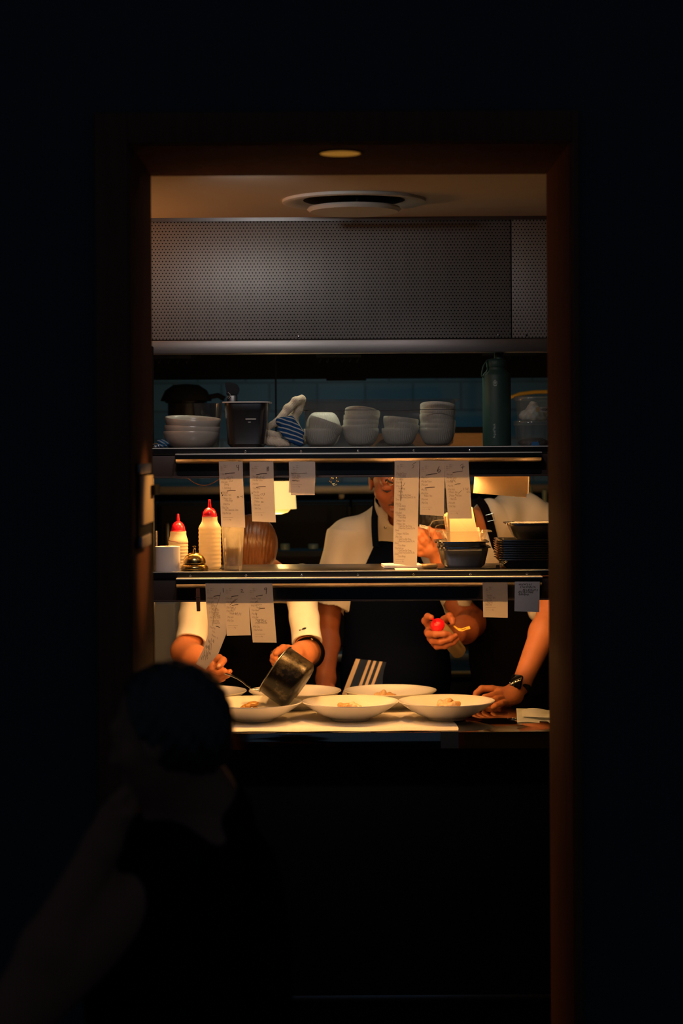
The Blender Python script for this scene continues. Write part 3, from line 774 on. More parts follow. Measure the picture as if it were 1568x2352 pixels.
# engraved mark on its front
mk = MB(); y = 5.46 - 0.0752
mk.box(X(564, y), X(588, y), y - 0.0004, y, Z(962.5, y), Z(960, y)); mk.box(X(570, y), X(576, y), y - 0.0004, y, Z(969, y), Z(967.5, y))
build('scratch_mark', mk, M['label_white'], deep)
# black tool standing up in the pan
tl = thing('immersion_stick', 'black plastic tool handle standing up behind the deep steel pan rim', 'utensil', (X(534, 5.50), 5.50, ZU + 0.004))
tx = X(534, 5.50)
build('shaft', MB().box(tx - 0.014, tx + 0.014, 5.49, 5.515, ZU + 0.01, Z(905, 5.5), 0.004), M['black_gloss'], tl)
build('grip', MB().prism([(X(518, 5.5), Z(877, 5.5)), (X(532, 5.5), Z(877, 5.5)), (X(546, 5.5), Z(882, 5.5)), (X(551, 5.5), Z(893, 5.5)), (X(547, 5.5), Z(906, 5.5)), (X(520, 5.5), Z(906, 5.5)), (X(522, 5.5), Z(892, 5.5)), (X(518, 5.5), Z(889, 5.5))], 'y', 5.488, 5.517, 0.002), M['black_gloss'], tl)
lp = [P(523, 901, 5.486), P(528, 905, 5.486), P(529, 911, 5.486), P(525, 915, 5.486), P(521, 913, 5.486), P(522, 910, 5.486), P(527, 910, 5.486)]
build('cord_loop', MB().tube(lp, 0.0007, 6), M['label_white'], tl)

# towels
def tw(px, py, D): return P(px, py, D)
prs = [cone(tw(614, 982, 5.47), 0.009, tw(640, 967, 5.47), 0.011, 0.008), cone(tw(640, 967, 5.47), 0.011, tw(660, 940, 5.49), 0.012, 0.008), cone(tw(660, 940, 5.49), 0.012, tw(678, 922, 5.50), 0.011, 0.008), cone(tw(678, 922, 5.50), 0.011, tw(692, 915, 5.51), 0.010, 0.008),
       cone(tw(695, 918, 5.52), 0.010, tw(684, 940, 5.52), 0.013, 0.008), cone(tw(684, 940, 5.52), 0.013, tw(672, 962, 5.52), 0.014, 0.008), cone(tw(672, 962, 5.52), 0.014, tw(680, 1000, 5.53), 0.020, 0.01), cone(tw(680, 1000, 5.53), 0.020, tw(690, 1010, 5.54), 0.019, 0.01),
       cone(tw(616, 1014, 5.455), 0.0125, tw(640, 1016, 5.45), 0.0115, 0.006), cone(tw(640, 1016, 5.45), 0.0115, tw(662, 1020, 5.445), 0.0075, 0.006), cone(tw(618, 996, 5.46), 0.010, tw(640, 1000, 5.455), 0.009, 0.004),
       cone(tw(648, 962, 5.448), 0.006, tw(668, 936, 5.458), 0.0055, 0.003, sub=True), cone(tw(668, 936, 5.458), 0.0055, tw(676, 950, 5.47), 0.007, 0.003, sub=True)]
tag(sdf_obj('cream_towel', prs, 0.0017, M['towel_cream'], disp=lambda x, y, z: 0.0011 * np.sin(95 * x + 60 * z) * np.sin(120 * z + 40 * y) + 0.0007 * np.sin(900 * x + 300 * y) * np.sin(850 * z + 200 * y)), 'crumpled cream terry towel heaped between the deep pan and the clear tub', 'towel')
prs = [cone(tw(652, 985, 5.435), 0.010, tw(680, 1016, 5.425), 0.009, 0.012), cone(tw(664, 978, 5.44), 0.012, tw(688, 1012, 5.432), 0.011, 0.012), cone(tw(672, 970, 5.445), 0.010, tw(690, 995, 5.44), 0.010, 0.01),
       cone(tw(640, 985, 5.432), 0.0055, tw(668, 1012, 5.425), 0.006, 0.004), cone(tw(640, 968, 5.44), 0.010, tw(665, 965, 5.45), 0.012, 0.012), cone(tw(660, 995, 5.435), 0.010, tw(690, 1020, 5.425), 0.006, 0.01)]
tag(sdf_obj('striped_towel', prs, 0.0022, M['towel_blue'], disp=wrinkle(0.0010, 110, 80, 120, 5)), 'blue tea towel with white stripes tucked under the cream towel', 'towel')

# clear tub full of ramekins
tx0, tx1 = X(697, 5.42), X(1047, 5.42); tyc = 5.53; tcx = (tx0 + tx1) / 2
tz1 = Z(917, 5.42)
tub = gn_pan('storage_tub', tcx, tyc, ZU, tx1 - tx0, 0.225, tz1 - ZU, 0.013, 0.022, M['clear_tub'], M['clear_tub'], 'long clear plastic tub holding white fluted ramekins', taper=0.006, rimh=0.004)
tub['category'] = 'tub'
mb = MB(); zz = Z(942, 5.42)
def rr3(w, d, r, z): return [Vector((tcx + p[0], tyc + p[1], z)) for p in rrect(-w / 2, w / 2, -d / 2, d / 2, r, 6)]
mb.tube(rr3(tx1 - tx0 + 0.001, 0.226, 0.022, zz), 0.0009, 6, closed=True)
build('stacking_ledge', mb, M['steel_dark'], tub)
r0 = bowl_proto('ramekin', 0.0495, 0.0475, 0.0245, 0.0030, M['ramekin'], 192, 48, 0.0007)
RB = ZU + 0.0035
yF, yR = 5.485, 5.585
st = [('first', 738, [(0, 0, 0), (0.024, 0.06, 0.34)], [(0, 0, 0), None]),
      ('second', 829, [(0, 0, 0), (0.0125, 0.03, -0.06), (0.025, 0, 0.0), (0.0375, 0.02, 0.02), (0.052, 0.02, 0.25)], []),
      ('third', 917, [(0, 0, 0), (0.016, 0.0, 0.18), (0.029, 0.02, 0.12)], []),
      ('fourth', 1004, [(0, 0, 0), (0.0125, 0, 0.04), (0.024, 0, 0.09), (0.0385, -0.02, 0.05), (0.052, 0.03, 0.06), (0.066, 0.04, 0.19)], [])]
NTH = ['lowest', 'second from the bottom', 'third from the bottom', 'fourth from the bottom', 'fifth from the bottom', 'sixth from the bottom']
first = True
for nm, px, pile, rear in st:
    for i, (dz, rx, ry) in enumerate(pile):
        o = r0 if first else copy_tree(r0); first = False
        pos = NTH[i] if i < len(pile) - 1 else 'topmost'
        tag(place(o, (X(px, yF), yF, RB + dz), rx, ry, 0.3 * i), 'white fluted ramekin, %s in the %s stack from the left' % (pos, nm), 'ramekin', 'fluted ramekins in the clear tub')
# upside-down bowls at the rear of the first stack
o = copy_tree(r0); tag(place(o, (X(742, yR), yR, RB), 0, 0), 'white fluted ramekin upright at the rear of the tub behind the first stack', 'ramekin', 'fluted ramekins in the clear tub')
o = copy_tree(r0); tag(place(o, (X(742, yR), yR, RB + 0.0475 + 0.049), PI, 0), 'white fluted ramekin turned upside down behind the first stack in the tub', 'ramekin', 'fluted ramekins in the clear tub')

# green drinking flask
fD = 5.50; fx = X(1141, fD); T = Matrix.Translation((fx, fD, ZU)); fr = 0.0397
fk = thing('drinking_flask', 'tall dark green insulated flask with a strap, standing at the shelf right', 'flask', (fx, fD, ZU))
zt = Z(866, fD) - ZU
build('body', MB().lathe([(0, 0), (fr - 0.003, 0), (fr, 0.003), (fr, zt), (fr - 0.002, zt + 0.006), (fr - 0.010, zt + 0.014), (fr - 0.0125, zt + 0.019), (fr - 0.0125, zt + 0.024), (0, zt + 0.024)], T, 64), M['flask_green'], fk)
z1 = Z(846, fD) - ZU; z2 = Z(829, fD) - ZU
cap = build('cap', MB().lathe([(0.0, z1), (0.0275, z1), (0.0285, z1 + 0.0015), (0.0285, z2 - 0.003), (0.026, z2), (0.012, z2 + 0.003), (0, z2 + 0.003)], T, 96, 60, 0.0004, {3, 2}), M['flask_green'], fk)
Ts = Matrix.Translation((fx + 0.007, fD, ZU))
build('spout', MB().lathe([(0.0, z2), (0.0145, z2), (0.0135, z2 + 0.012), (0.0115, z2 + 0.03), (0.0, z2 + 0.031)], Ts, 32), M['flask_green'], cap)
lp = [P(1138, 824, fD - 0.01), P(1126, 826, fD - 0.012), P(1118, 828, fD - 0.012), P(1110, 840, fD - 0.012), P(1106, 856, fD - 0.012), P(1106, 864, fD - 0.012), P(1110, 867, fD - 0.012), P(1116, 863, fD - 0.012), P(1120, 850, fD - 0.014), P(1120, 838, fD - 0.014), P(1117, 829, fD - 0.014)]
build('strap', MB().tube(lp, 0.0022, 8, flat=1.6), M['flask_green'], fk)
def on_cyl(name, polys, m, parent, cx, cy, r, zc, a0, s, rot):
    """wrap text or an outline on an upright cylinder facing the door"""
    mb = MB()
    for vs, fs in polys:
        vv = []
        for p in vs:
            u, v = (p[0], p[1]) if not rot else (-p[1], p[0])
            a = a0 + u * s / r
            vv.append(mb.bm.verts.new((cx + (r + 0.0003) * math.sin(a), cy - (r + 0.0003) * math.cos(a), zc + v * s)))
        for f in fs:
            try: mb.bm.faces.new([vv[i] for i in f])
            except ValueError: pass
    return build(name, mb, m, parent)
a0 = math.asin((X(1135, fD) - fx) / fr)
tv, tf = text_polys('AquaFlask'); wd = max(v[0] for v in tv)
s_ = (Z(975, fD) - Z(1009, fD)) / wd
on_cyl('lettering', [(tv, tf)], M['flask_print'], fk, fx, fD, fr, Z(1009, fD), a0, s_, True)
def outline(pts, w):
    vs = []; fs = []; n = len(pts)
    for i in range(n):
        p, q = Vector(pts[i - 1]), Vector(pts[(i + 1) % n]); t = (q - p).normalized(); nn = Vector((-t[1], t[0]))
        vs += [tuple(Vector(pts[i]) + nn * w / 2), tuple(Vector(pts[i]) - nn * w / 2)]
    for i in range(n):
        j = (i + 1) % n; fs.append((2 * i, 2 * j, 2 * j + 1, 2 * i + 1))
    return vs, fs
def drop(sc):
    pts = []
    for k in range(24):
        a = PI / 2 + 2 * PI * k / 24; r = 1.0
        y = math.sin(a); x = math.cos(a)
        if y > 0.2: x *= max(0.0, 1 - (y - 0.2) / 0.8) ** 0.8; y = 0.2 + (y - 0.2) * 1.5
        pts.append((x * sc, y * sc))
    return pts
arc = [(-1.0, -0.75), (-0.5, -1.15), (0, -1.25), (0.5, -1.15), (1.0, -0.75), (0.55, -1.45), (0, -1.55), (-0.55, -1.45)]
on_cyl('emblem', [outline(drop(0.95), 0.16), outline(drop(0.52), 0.16), ([(p[0] * 0.3, p[1] * 0.3) for p in drop(1)], [tuple(range(24))]), (arc, [(0, 1, 2, 7), (2, 3, 4, 5), (2, 5, 6, 7)])], M['flask_print'], fk, fx, fD, fr, Z(882, fD), a0, 0.0063, False)

# two round deli tubs on top of each other, cut by the door frame
dD_ = 5.48; dx_ = X(1225, dD_)
def deli(z, r, h, label, fill):
    T = Matrix.Translation((dx_, dD_, z))
    t = thing('deli_tub', label, 'tub', (dx_, dD_, z), 'clear lidded tubs at the shelf right')
    build('body', MB().lathe([(0, 0.0006), (r * 0.88, 0.0006), (r, h - 0.012), (r + 0.003, h - 0.012), (r + 0.003, h - 0.009)], T, 48), M['clear_deli'], t)
    build('lid', MB().lathe([(r + 0.0045, h - 0.013), (r + 0.005, h - 0.003), (r + 0.003, h), (r - 0.003, h), (r - 0.006, h - 0.003), (0, h - 0.003)], T, 48), M['clear_deli'], t)
    return t
h1 = Z(969, dD_) - ZU; h2 = Z(913, dD_) - Z(969, dD_)
d1 = deli(ZU, 0.052, h1, 'lower clear lidded tub of dark peppercorns beside the green flask', 0)
d2 = deli(ZU + h1, 0.050, h2, 'upper clear lidded tub with a white lettered label beside the green flask', 0)
pp = [ell((dx_, dD_, ZU + 0.010), (0.043, 0.043, 0.013), None)]
tag(sdf_obj('peppercorns', pp, 0.002, mat('peppercorn', (0.05, 0.045, 0.04), 0.6, var=0.6, scale=350, bump=1.0), disp=lambda x, y, z: 0.0016 * np.sin(x * 1400) * np.sin(y * 1300) * np.sin(z * 1500)), 'dark peppercorns heaped inside the lower clear tub', 'spice', kind='stuff')
zb = ZU + h1 + 0.001
pp = [ell((X(1225, dD_), dD_ - 0.01, zb + 0.022), (0.021, 0.02, 0.024), None, 0.012), ell((X(1224, dD_), dD_ - 0.012, zb + 0.040), (0.011, 0.012, 0.014), None, 0.012), ell((X(1206, dD_), dD_, zb + 0.014), (0.018, 0.018, 0.015), None, 0.012), ell((X(1243, dD_), dD_, zb + 0.016), (0.018, 0.02, 0.018), None, 0.012)]
tag(sdf_obj('salt_lumps', pp, 0.002, M['ramekin'], disp=lambda x, y, z: 0.0012 * np.sin(x * 300) * np.sin(z * 280 + y * 200)), 'white crumbly lumps filling the upper clear tub', 'food', kind='stuff')
# label on the upper tub
R_ = 0.0475; zl = Z(946, dD_ - 0.047)
def cyl_patch(px0, px1, z0, z1, r, m, name, parent):
    mb = MB(); rows = []
    for z in (z0, z1):
        row = []
        for k in range(9):
            px = px0 + (px1 - px0) * k / 8
            a = math.asin(max(-0.98, min(0.98, (X(px, dD_) - dx_) / r)))
            row.append((dx_ + r * math.sin(a), dD_ - r * math.cos(a), z))
        rows.append(row)
    return build(name, mb.grid(rows), m, parent)
lb = cyl_patch(1236, 1264, Z(949, dD_), Z(938, dD_), 0.0500, M['label_white'], 'label', d2)
cyl_patch(1227, 1235.5, Z(949, dD_), Z(939, dD_), 0.0500, M['tan'], 'tape', d2)
tv, tf = text_polys('NEGAR')
on_cyl('lettering', [(tv, tf)], M['ink'], lb, dx_, dD_, 0.0503, Z(946.5, dD_), math.asin((X(1237, dD_) - dx_) / 0.0503), 0.0088, False)
# blue binder clip in front of the tubs
def binder_clip(name, c, col, label, sx=0.011, group=None):
    t = thing(name, label, 'clip', c, group); c = Vector(c)
    build('body', MB().prism([(c.x - sx, c.z), (c.x + sx, c.z), (c.x + sx * 0.8, c.z + 0.011), (c.x - sx * 0.8, c.z + 0.011)], 'y', c.y - 0.006, c.y + 0.006, 0.001), col, t)
    for k in (0, 1):
        b = c + Vector((0.004 + 0.002 * k, -0.004 + 0.008 * k, 0.009))
        d = Vector((0.010 + 0.008 * k, 0, 0.013))
        build('wire_arm', MB().tube([b, b + d * 0.6 + Vector((-0.003, 0, 0)), b + d, b + d + Vector((0.004, 0, -0.002)), b + d * 0.5 + Vector((0.005, 0, 0)), b + Vector((0.004, 0, 0))], 0.0006, 6), M['steel_bright'], t)
    return t
binder_clip('binder_clip', (X(1229, 5.40), 5.40, ZU + 0.0006), M['blue'], 'blue binder clip lying in front of the peppercorn tub')
# blue packet and steel clip at the far left of the shelf
pk = [ell(P(376, 1017, 5.46), (0.020, 0.022, 0.0085), Matrix.Rotation(0.25, 3, 'Y'), 0.004), ell(P(370, 1024, 5.46), (0.022, 0.02, 0.005), None, 0.004)]
tag(sdf_obj('blue_packet', pk, 0.0015, striped('packet', (0.03, 0.14, 0.32), (0.35, 0.42, 0.46), 130, 0.35, diag=(0.5, 0.2, 0.8)), disp=wrinkle(0.0008, 250, 200, 230, 8)), 'crumpled blue patterned packet at the shelf left beside the bowls', 'packet')
t = thing('steel_clip', 'small bright steel clip lying at the left end of the upper shelf', 'clip', (X(360, 5.40), 5.40, ZU))
build('body', MB().box(X(352, 5.40), X(361, 5.40), 5.385, 5.41, ZU + 0.0007, ZU + 0.006, 0.001), M['steel_dark'], t)
build('wire_arm', MB().tube([(X(352, 5.4), 5.385, ZU + 0.011), (X(360, 5.4), 5.385, ZU + 0.012), (X(364, 5.4), 5.384, ZU + 0.011), (X(367, 5.4), 5.383, ZU + 0.0016)], 0.0011, 8), M['steel_bright'], t)

# ------------------------------------------------------------------ things on the rear rack
RZ = 1.708
tag(build('wooden_board', MB().box(X(850, 6.62), X(1125, 6.62), 6.60, 6.85, RZ, Z(996, 6.62), 0.004), M['wood']), 'thick wooden board lying on the rear rack behind the clear tub', 'board')
tag(build('dark_tray', MB().box(X(1040, 6.62), X(1120, 6.62), 6.62, 6.84, Z(996, 6.62), Z(982, 6.62), 0.003), M['black_matt']), 'dark tray resting on the wooden board behind the tub', 'tray')
yc = [(X(1150, 6.8), 6.8, RZ), (X(1152, 6.8), 6.8, Z(940, 6.8)), (X(1165, 6.8), 6.8, Z(918, 6.8)), (X(1195, 6.8), 6.8, Z(907, 6.8)), (X(1230, 6.8), 6.8, Z(903, 6.8)), (X(1300, 6.8), 6.8, Z(902, 6.8)), (X(1330, 6.8), 6.8, Z(930, 6.8)), (X(1332, 6.8), 6.8, RZ)]
tag(build('yellow_hoop', MB().tube(yc, 0.0065, 12), M['yellow']), 'yellow curved hoop handle rising behind the clear lidded tubs', 'handle')
ps = thing('stock_pot', 'dark stock pot with a domed lid on the rear rack behind the bowls', 'pot', (X(428, 6.76), 6.76, RZ))
T = Matrix.Translation((X(428, 6.76), 6.76, RZ)); pr = 42 * 6.76 / F; ph = Z(925, 6.76) - RZ
build('body', MB().lathe([(0, 0), (pr, 0), (pr, ph), (pr * 1.15, ph + 0.003), (pr * 1.15, ph + 0.008), (0, ph + 0.008)], T, 40), M['black_gloss'], ps)
build('lid', MB().lathe([(pr * 1.4, ph + 0.009), (pr * 1.38, ph + 0.014), (pr * 1.15, ph + 0.045), (pr * 0.7, ph + 0.064), (0, ph + 0.068)], T, 40), M['black_matt'], ps)
build('handle', MB().tube([P(480, 912, 6.76), P(500, 908, 6.76), P(516, 916, 6.76)], 0.009, 10), M['black_matt'], ps)
# hook rails hanging under the hood
for i, (a, b, py, D, n, lab) in enumerate(((726, 830, 818, 6.3, 6, 'dark hook rail under the hood above the ramekin tub'), (1108, 1232, 816, 6.3, 5, 'dark hook rail under the hood behind the green flask cap'), (355, 440, 818, 6.3, 4, 'dark hook rail under the hood at the doorway left'), (750, 842, 871, 6.9, 0, 'short dark rail under the rear hood baffle'))):
    zc = Z(py, D)
    t = thing('hook_rail', lab, 'rail', ((X(a, D) + X(b, D)) / 2, D, zc), 'dark rails below the hood')
    build('bar', MB().box(X(a, D), X(b, D), D - 0.008, D + 0.008, zc - 0.005, zc + 0.005, 0.002), M['black_matt'], t)
    for s_ in (0.1, 0.9):
        xx = X(a + (b - a) * s_, D); zt_ = CEIL if D < 6.9 else Z(868, 6.95)
        build('hanger', MB().box(xx - 0.003, xx + 0.003, D - 0.003, D + (0.003 if D < 6.9 else 0.07), zc + 0.004, zt_), M['black_matt'], t)
    for k in range(n):
        xx = X(a + (b - a) * (k + 0.6) / n, D)
        build('hook', MB().tube([(xx, D, zc), (xx + 0.002, D, zc - 0.012), (xx - 0.003, D - 0.004, zc - 0.020), (xx - 0.004, D - 0.010, zc - 0.014)], 0.002, 6), M['black_matt'], t)
# ------------------------------------------------------------------ lower shelf
# till roll
D = 5.386; T = Matrix.Translation((X(383.5, D), D, ZL)); r = 28.5 * D / F; h = Z(1254, D - r) - ZL
t = thing('till_roll', 'large white till paper roll standing at the left end of the lower shelf', 'paper roll', (X(383.5, D), D, ZL))
build('paper', MB().lathe([(0.009, 0), (r, 0), (r, h), (0.009, h), (0.009, 0)], T, 56), M['paper_white'], t)
build('core', MB().lathe([(0.009, 0.0), (0.009, h + 0.0005), (0.007, h + 0.0005), (0.007, 0.0)], T, 24), M['tan'], t)
# marked stick behind the roll
c = Vector((X(358, 5.45), 5.45, ZL))
t = thing('thermometer', 'thin pale marked stick standing behind the till roll', 'thermometer', c)
build('stem', MB().box(c.x - 0.0022, c.x + 0.0022, 5.449, 5.451, ZL, Z(1217, 5.45), 0.0006), M['card'], t)
mb = MB()
for k in range(11):
    z = Z(1222 + 3.1 * k, 5.45); mb.box(c.x - 0.0012, c.x + 0.0004, 5.4486, 5.4489, z, z + 0.0011)
build('marking', mb, M['ink'], t)

# squeeze bottles
def squeeze(name_label, cx, D, base, rb, ybody, yneck0, yneck1, ycap, ytip, rn, rings, rc):
    t = thing('squeeze_bottle', name_label, 'bottle', (cx, D, base), 'red capped squeeze bottles')
    T = Matrix.Translation((cx, D, base)); z = lambda y: Z(y, D) - base
    prof = [(0, 0.001), (rb - 0.004, 0), (rb, 0.005)]
    z0, z1 = 0.008, z(ybody)
    for k in range(rings * 4 + 1):
        u = k / (rings * 4); prof.append((rb + 0.0006 * math.cos(u * rings * 2 * PI), z0 + (z1 - z0) * u))
    for k in range(1, 6):
        u = k / 5; prof.append((rb + (rn - rb) * (0.5 - 0.5 * math.cos(u * PI)) , z1 + (z(yneck0) - z1) * u))
    prof += [(rn, z(yneck1)), (0, z(yneck1))]
    body = build('body', MB().lathe(prof, T, 48), M['bottle_cream'], t)
    c0 = z(yneck1); c1 = z(ycap)
    cp = [(rc, c0 - 0.002), (rc + 0.0012, c0 - 0.002), (rc + 0.0012, c0 + 0.002), (rc, c0 + 0.003)]
    for k in range(1, 9):
        a = k / 8 * PI / 2 * 0.88; cp.append((max(0.0046, rc * math.cos(a)), c0 + 0.003 + (c1 - c0) * math.sin(a)))
    zt = z(ytip); cp += [(0.0050, c1 + 0.004), (0.0028, zt - 0.001), (0.0022, zt), (0, zt)]
    build('cap', MB().lathe(cp, T, 40), M['red_plastic'], t)
    return t
b1 = squeeze('shorter red-capped cream squeeze bottle with a dark red rubber band', X(408, 5.53), 5.53, ZL, 22.5 * 5.53 / F, 1243, 1224, 1218, 1197, 1178, 18.5 * 5.53 / F, 7, 16.0 * 5.53 / F)
pts = []
for k in range(24):
    a = 2 * PI * k / 24; rr = 21.3 * 5.53 / F + 0.0012
    pts.append((X(408, 5.53) + rr * math.cos(a), 5.53 + rr * math.sin(a), Z(1242 + 3.5 * math.cos(a), 5.53)))
build('rubber_band', MB().tube(pts, 0.0008, 6, closed=True), M['rubber_red'], b1)
squeeze('tall red-capped cream squeeze bottle with a ribbed body between bell and glass', X(480.5, 5.47), 5.47, ZL, 25.6 * 5.47 / F, 1212, 1192, 1185, 1166, 1145, 17.5 * 5.47 / F, 9, 16.2 * 5.47 / F)

# counter bell
D = 5.385; cx = X(445, D); T = Matrix.Translation((cx, D, ZL)); k = D / F
t = thing('service_bell', 'brass push-top service bell at the front of the lower shelf', 'bell', (cx, D, ZL))
build('base', MB().lathe([(0, 0.001), (30 * k, 0.001), (32 * k, 5 * k), (31 * k, 10 * k), (26 * k, 15 * k), (20 * k, 16 * k), (0, 16 * k)], T, 48), M['brass'], t)
build('dome', MB().lathe([(26 * k, 17 * k), (26.5 * k, 19 * k), (25 * k, 26 * k), (20 * k, 34 * k), (12 * k, 39.5 * k), (4 * k, 41 * k), (0, 41 * k)], T, 48), M['brass'], t)
build('button', MB().lathe([(3.6 * k, 40 * k), (3.8 * k, 44 * k), (2.8 * k, 46 * k), (3.4 * k, 49 * k), (2.0 * k, 51 * k), (1.9 * k, 54 * k), (4 * k, 55 * k), (4 * k, 56.5 * k), (0, 57 * k)], T, 20), M['brass'], t)

# water glass
D = 5.40; cx = X(533.5, D); T = Matrix.Translation((cx, D, ZL)); k = D / F
gh = Z(1209, D) - ZL; rb, rt = 20.5 * k, 26.5 * k
t = thing('water_glass', 'clear straight tumbler half full of water beside the tall squeeze bottle', 'glass', (cx, D, ZL))
build('tumbler', MB().lathe([(0, 0), (rb, 0), (rb, 0.004), (rt, gh), (rt - 0.0016, gh), (rb - 0.001, 0.012), (0, 0.011)], T, 48), M['tumbler'], t)
wz = Z(1256, D) - ZL; rw = rb + (rt - rb) * wz / gh - 0.0022
build('water', MB().lathe([(0, 0.0125), (rb - 0.002, 0.0125), (rw, wz), (0, wz)], T, 48), M['water'], t)

# paper pads and odds by ticket five
D = 5.40
def sheet_box(name, pxa, pxb, ya, yb, D0, D1, m, label, cat, rot=0):
    c = Vector(((X(pxa, D0) + X(pxb, D0)) / 2, (D0 + D1) / 2, 0))
    R = Matrix.Translation(c) @ Matrix.Rotation(rot, 4, 'Z') @ Matrix.Translation(-c)
    return tag(build(name, MB().box(X(pxa, D0), X(pxb, D0), D0, D1, yb, ya, 0.0005, 1, R), m), label, cat)
sheet_box('notepad', 878, 966, ZL + 0.009, ZL + 0.0012, 5.43, 5.54, M['paper_white'], 'white pad of paper lying on the lower shelf behind the longest ticket', 'notepad', 0.06)
sheet_box('paper_slip', 906, 958, ZL + 0.0011, ZL + 0.0004, 5.34, 5.42, M['paper_white'], 'loose white paper slip at the shelf edge under the longest ticket', 'paper')
cr = [cone(P(968, 1304, 5.40), 0.0065, P(998, 1303, 5.42), 0.0062, 0.004), cone(P(975, 1301, 5.43), 0.006, P(992, 1299, 5.44), 0.005, 0.004)]
for p in cr: pass
zc = ZL + 0.0068
tag(sdf_obj('bread_stick', [cone((X(970, 5.40), 5.40, zc), 0.0064, (X(998, 5.42), 5.42, zc), 0.0064, 0.004), ell((X(984, 5.43), 5.43, zc), (0.016, 0.008, 0.0064))], 0.0015, M['tan']), 'short tan crusty stick lying between the paper slip and the steel pans', 'food')

# two nested sixth pans with a clear box of white cards
PD = 5.47
pA = gn_pan('steel_pan', X(1065, PD - 0.07), PD, ZL + 0.0005, 0.134, 0.150, Z(1259, 5.38) - ZL, 0.007, 0.022, M['steel'], M['steel_bright'], 'lower of two nested steel pans under the clear box of cards', 'small steel pans on the lower shelf', taper=0.009)
pB = gn_pan('steel_pan', X(1060, PD - 0.07), PD, ZL + 0.0165, 0.132, 0.150, Z(1259, 5.38) - ZL - 0.001, 0.0095, 0.022, M['steel'], M['steel_bright'], 'upper of two nested steel pans holding up the clear box of cards', 'small steel pans on the lower shelf', taper=0.011)
zB = ZL + 0.0165 + (Z(1259, 5.38) - ZL - 0.001)
bx = gn_pan('clear_box', X(1066, PD - 0.06), PD, zB - 0.004, X(1116, 5.41) - X(1008, 5.41), 0.11, Z(1222, 5.41) - zB + 0.004, 0.012, 0.018, M['clear_box'], M['clear_box'], 'clear plastic box holding white cards on top of the nested steel pans', taper=0.006, rimh=0.002)
bx['category'] = 'box'
# clear lid propped on its side at the left
t = thing('clear_cover', 'clear rounded plastic cover propped up at the left of the card box', 'cover', P(1002, 1246, 5.50))
pl = [P(987, 1247, 5.47), P(985, 1225, 5.47), P(987, 1208, 5.47), P(993, 1198, 5.48), P(1003, 1195, 5.48), P(1030, 1194, 5.48)]
rows = [[p + Vector((0.0, d, 0)) for p in pl] for d in (0, 0.02, 0.04)]
build('shell', MB().grid(rows), M['clear_box'], t)
build('rim', MB().tube(pl, 0.0014, 8), M['clear_box'], t)
build('rim', MB().tube([p + Vector((0.011, 0.0, -0.012)) for p in pl], 0.0011, 8), M['clear_box'], t)
def slab(name, quad, D0, D1, th, m, label, cat, group=None):
    """a thin flat card: pixel corners TL TR BR BL, top at depth D0, bottom at D1"""
    q = [P(*quad[0], D0), P(*quad[1], D0), P(*quad[2], D1), P(*quad[3], D1)]
    n = (q[1] - q[0]).cross(q[3] - q[0]).normalized() * th
    if n.y < 0: n = -n
    mb = MB(); a = [mb.bm.verts.new(p) for p in q]; b = [mb.bm.verts.new(p + n) for p in q]
    mb.bm.faces.new(a); mb.bm.faces.new(b[::-1])
    for k in range(4): mb.bm.faces.new((a[k], b[k], b[(k + 1) % 4], a[(k + 1) % 4]))
    return tag(build(name, mb, m, ang=20), label, cat, group)
slab('white_card', ((1031, 1172), (1080, 1163), (1097, 1243), (1034, 1245)), 5.455, 5.435, 0.003, M['card'], 'front white card standing in the clear box, leaning right', 'card', 'white cards in the clear box')
slab('white_card', ((1023, 1178), (1084, 1164), (1100, 1243), (1031, 1245)), 5.463, 5.444, 0.003, M['card'], 'second white card in the clear box, showing beyond both edges of the front one', 'card', 'white cards in the clear box')
slab('white_card', ((1017, 1181), (1070, 1170), (1106, 1243), (1028, 1245)), 5.472, 5.453, 0.003, M['card'], 'rear white card in the clear box, standing out furthest to the left', 'card', 'white cards in the clear box')
slab('white_card', ((1060, 1212), (1100, 1211), (1104, 1243), (1062, 1245)), 5.481, 5.463, 0.002, M['card'], 'low short white card at the right rear of the clear box', 'card', 'white cards in the clear box')
mb = MB().sphere(P(1023, 1236.5, 5.413), 0.0012, seg=8); build('dot', mb, M['ink'], bx)
# dark clip between pans and trays
binder_clip('binder_clip', (X(1141, 5.37), 5.37, ZL + 0.0006), M['black_gloss'], 'black binder clip between the nested pans and the stack of shallow trays', 0.006)
tag(build('steel_strip', MB().box(X(1000, 5.45), X(1132, 5.45), 5.352, 5.376, ZL + 0.0003, ZL + 0.004, 0.001), M['black_gloss']), 'dark flat strip lying in front of the nested steel pans', 'strip')

# stack of shallow trays, with a deeper pan on top
TX = X(1142, 5.39); tw_ = 0.19
tr = gn_pan('shallow_tray', TX + tw_ / 2 + 0.006, 5.48, ZL + 0.0005, tw_, 0.16, 0.026, 0.006, 0.016, M['steel_dark'], M['steel_bright'], 'x', 'shallow steel trays stacked at the shelf right', taper=0.010, rimh=0.0016)
NT = 9; sp = (Z(1243, 5.39) - ZL - 0.026) / (NT - 1)
names9 = ['lowest', 'second from the bottom', 'third from the bottom', 'fourth from the bottom', 'middle, fifth from either end', 'fourth from the top', 'third from the top', 'second from the top', 'topmost']
rnd = random.Random(4)
base_loc = tr.location.copy()
for i in range(NT):
    o = tr if i == 0 else copy_tree(tr)
    o.location = base_loc + Vector((rnd.uniform(-0.0015, 0.0015), rnd.uniform(-0.001, 0.001), i * sp))
    tag(o, 'shallow steel tray, %s of the nested stack below the deeper pan' % names9[i], 'tray')
zt = ZL + 0.0005 + 8 * sp + 0.026
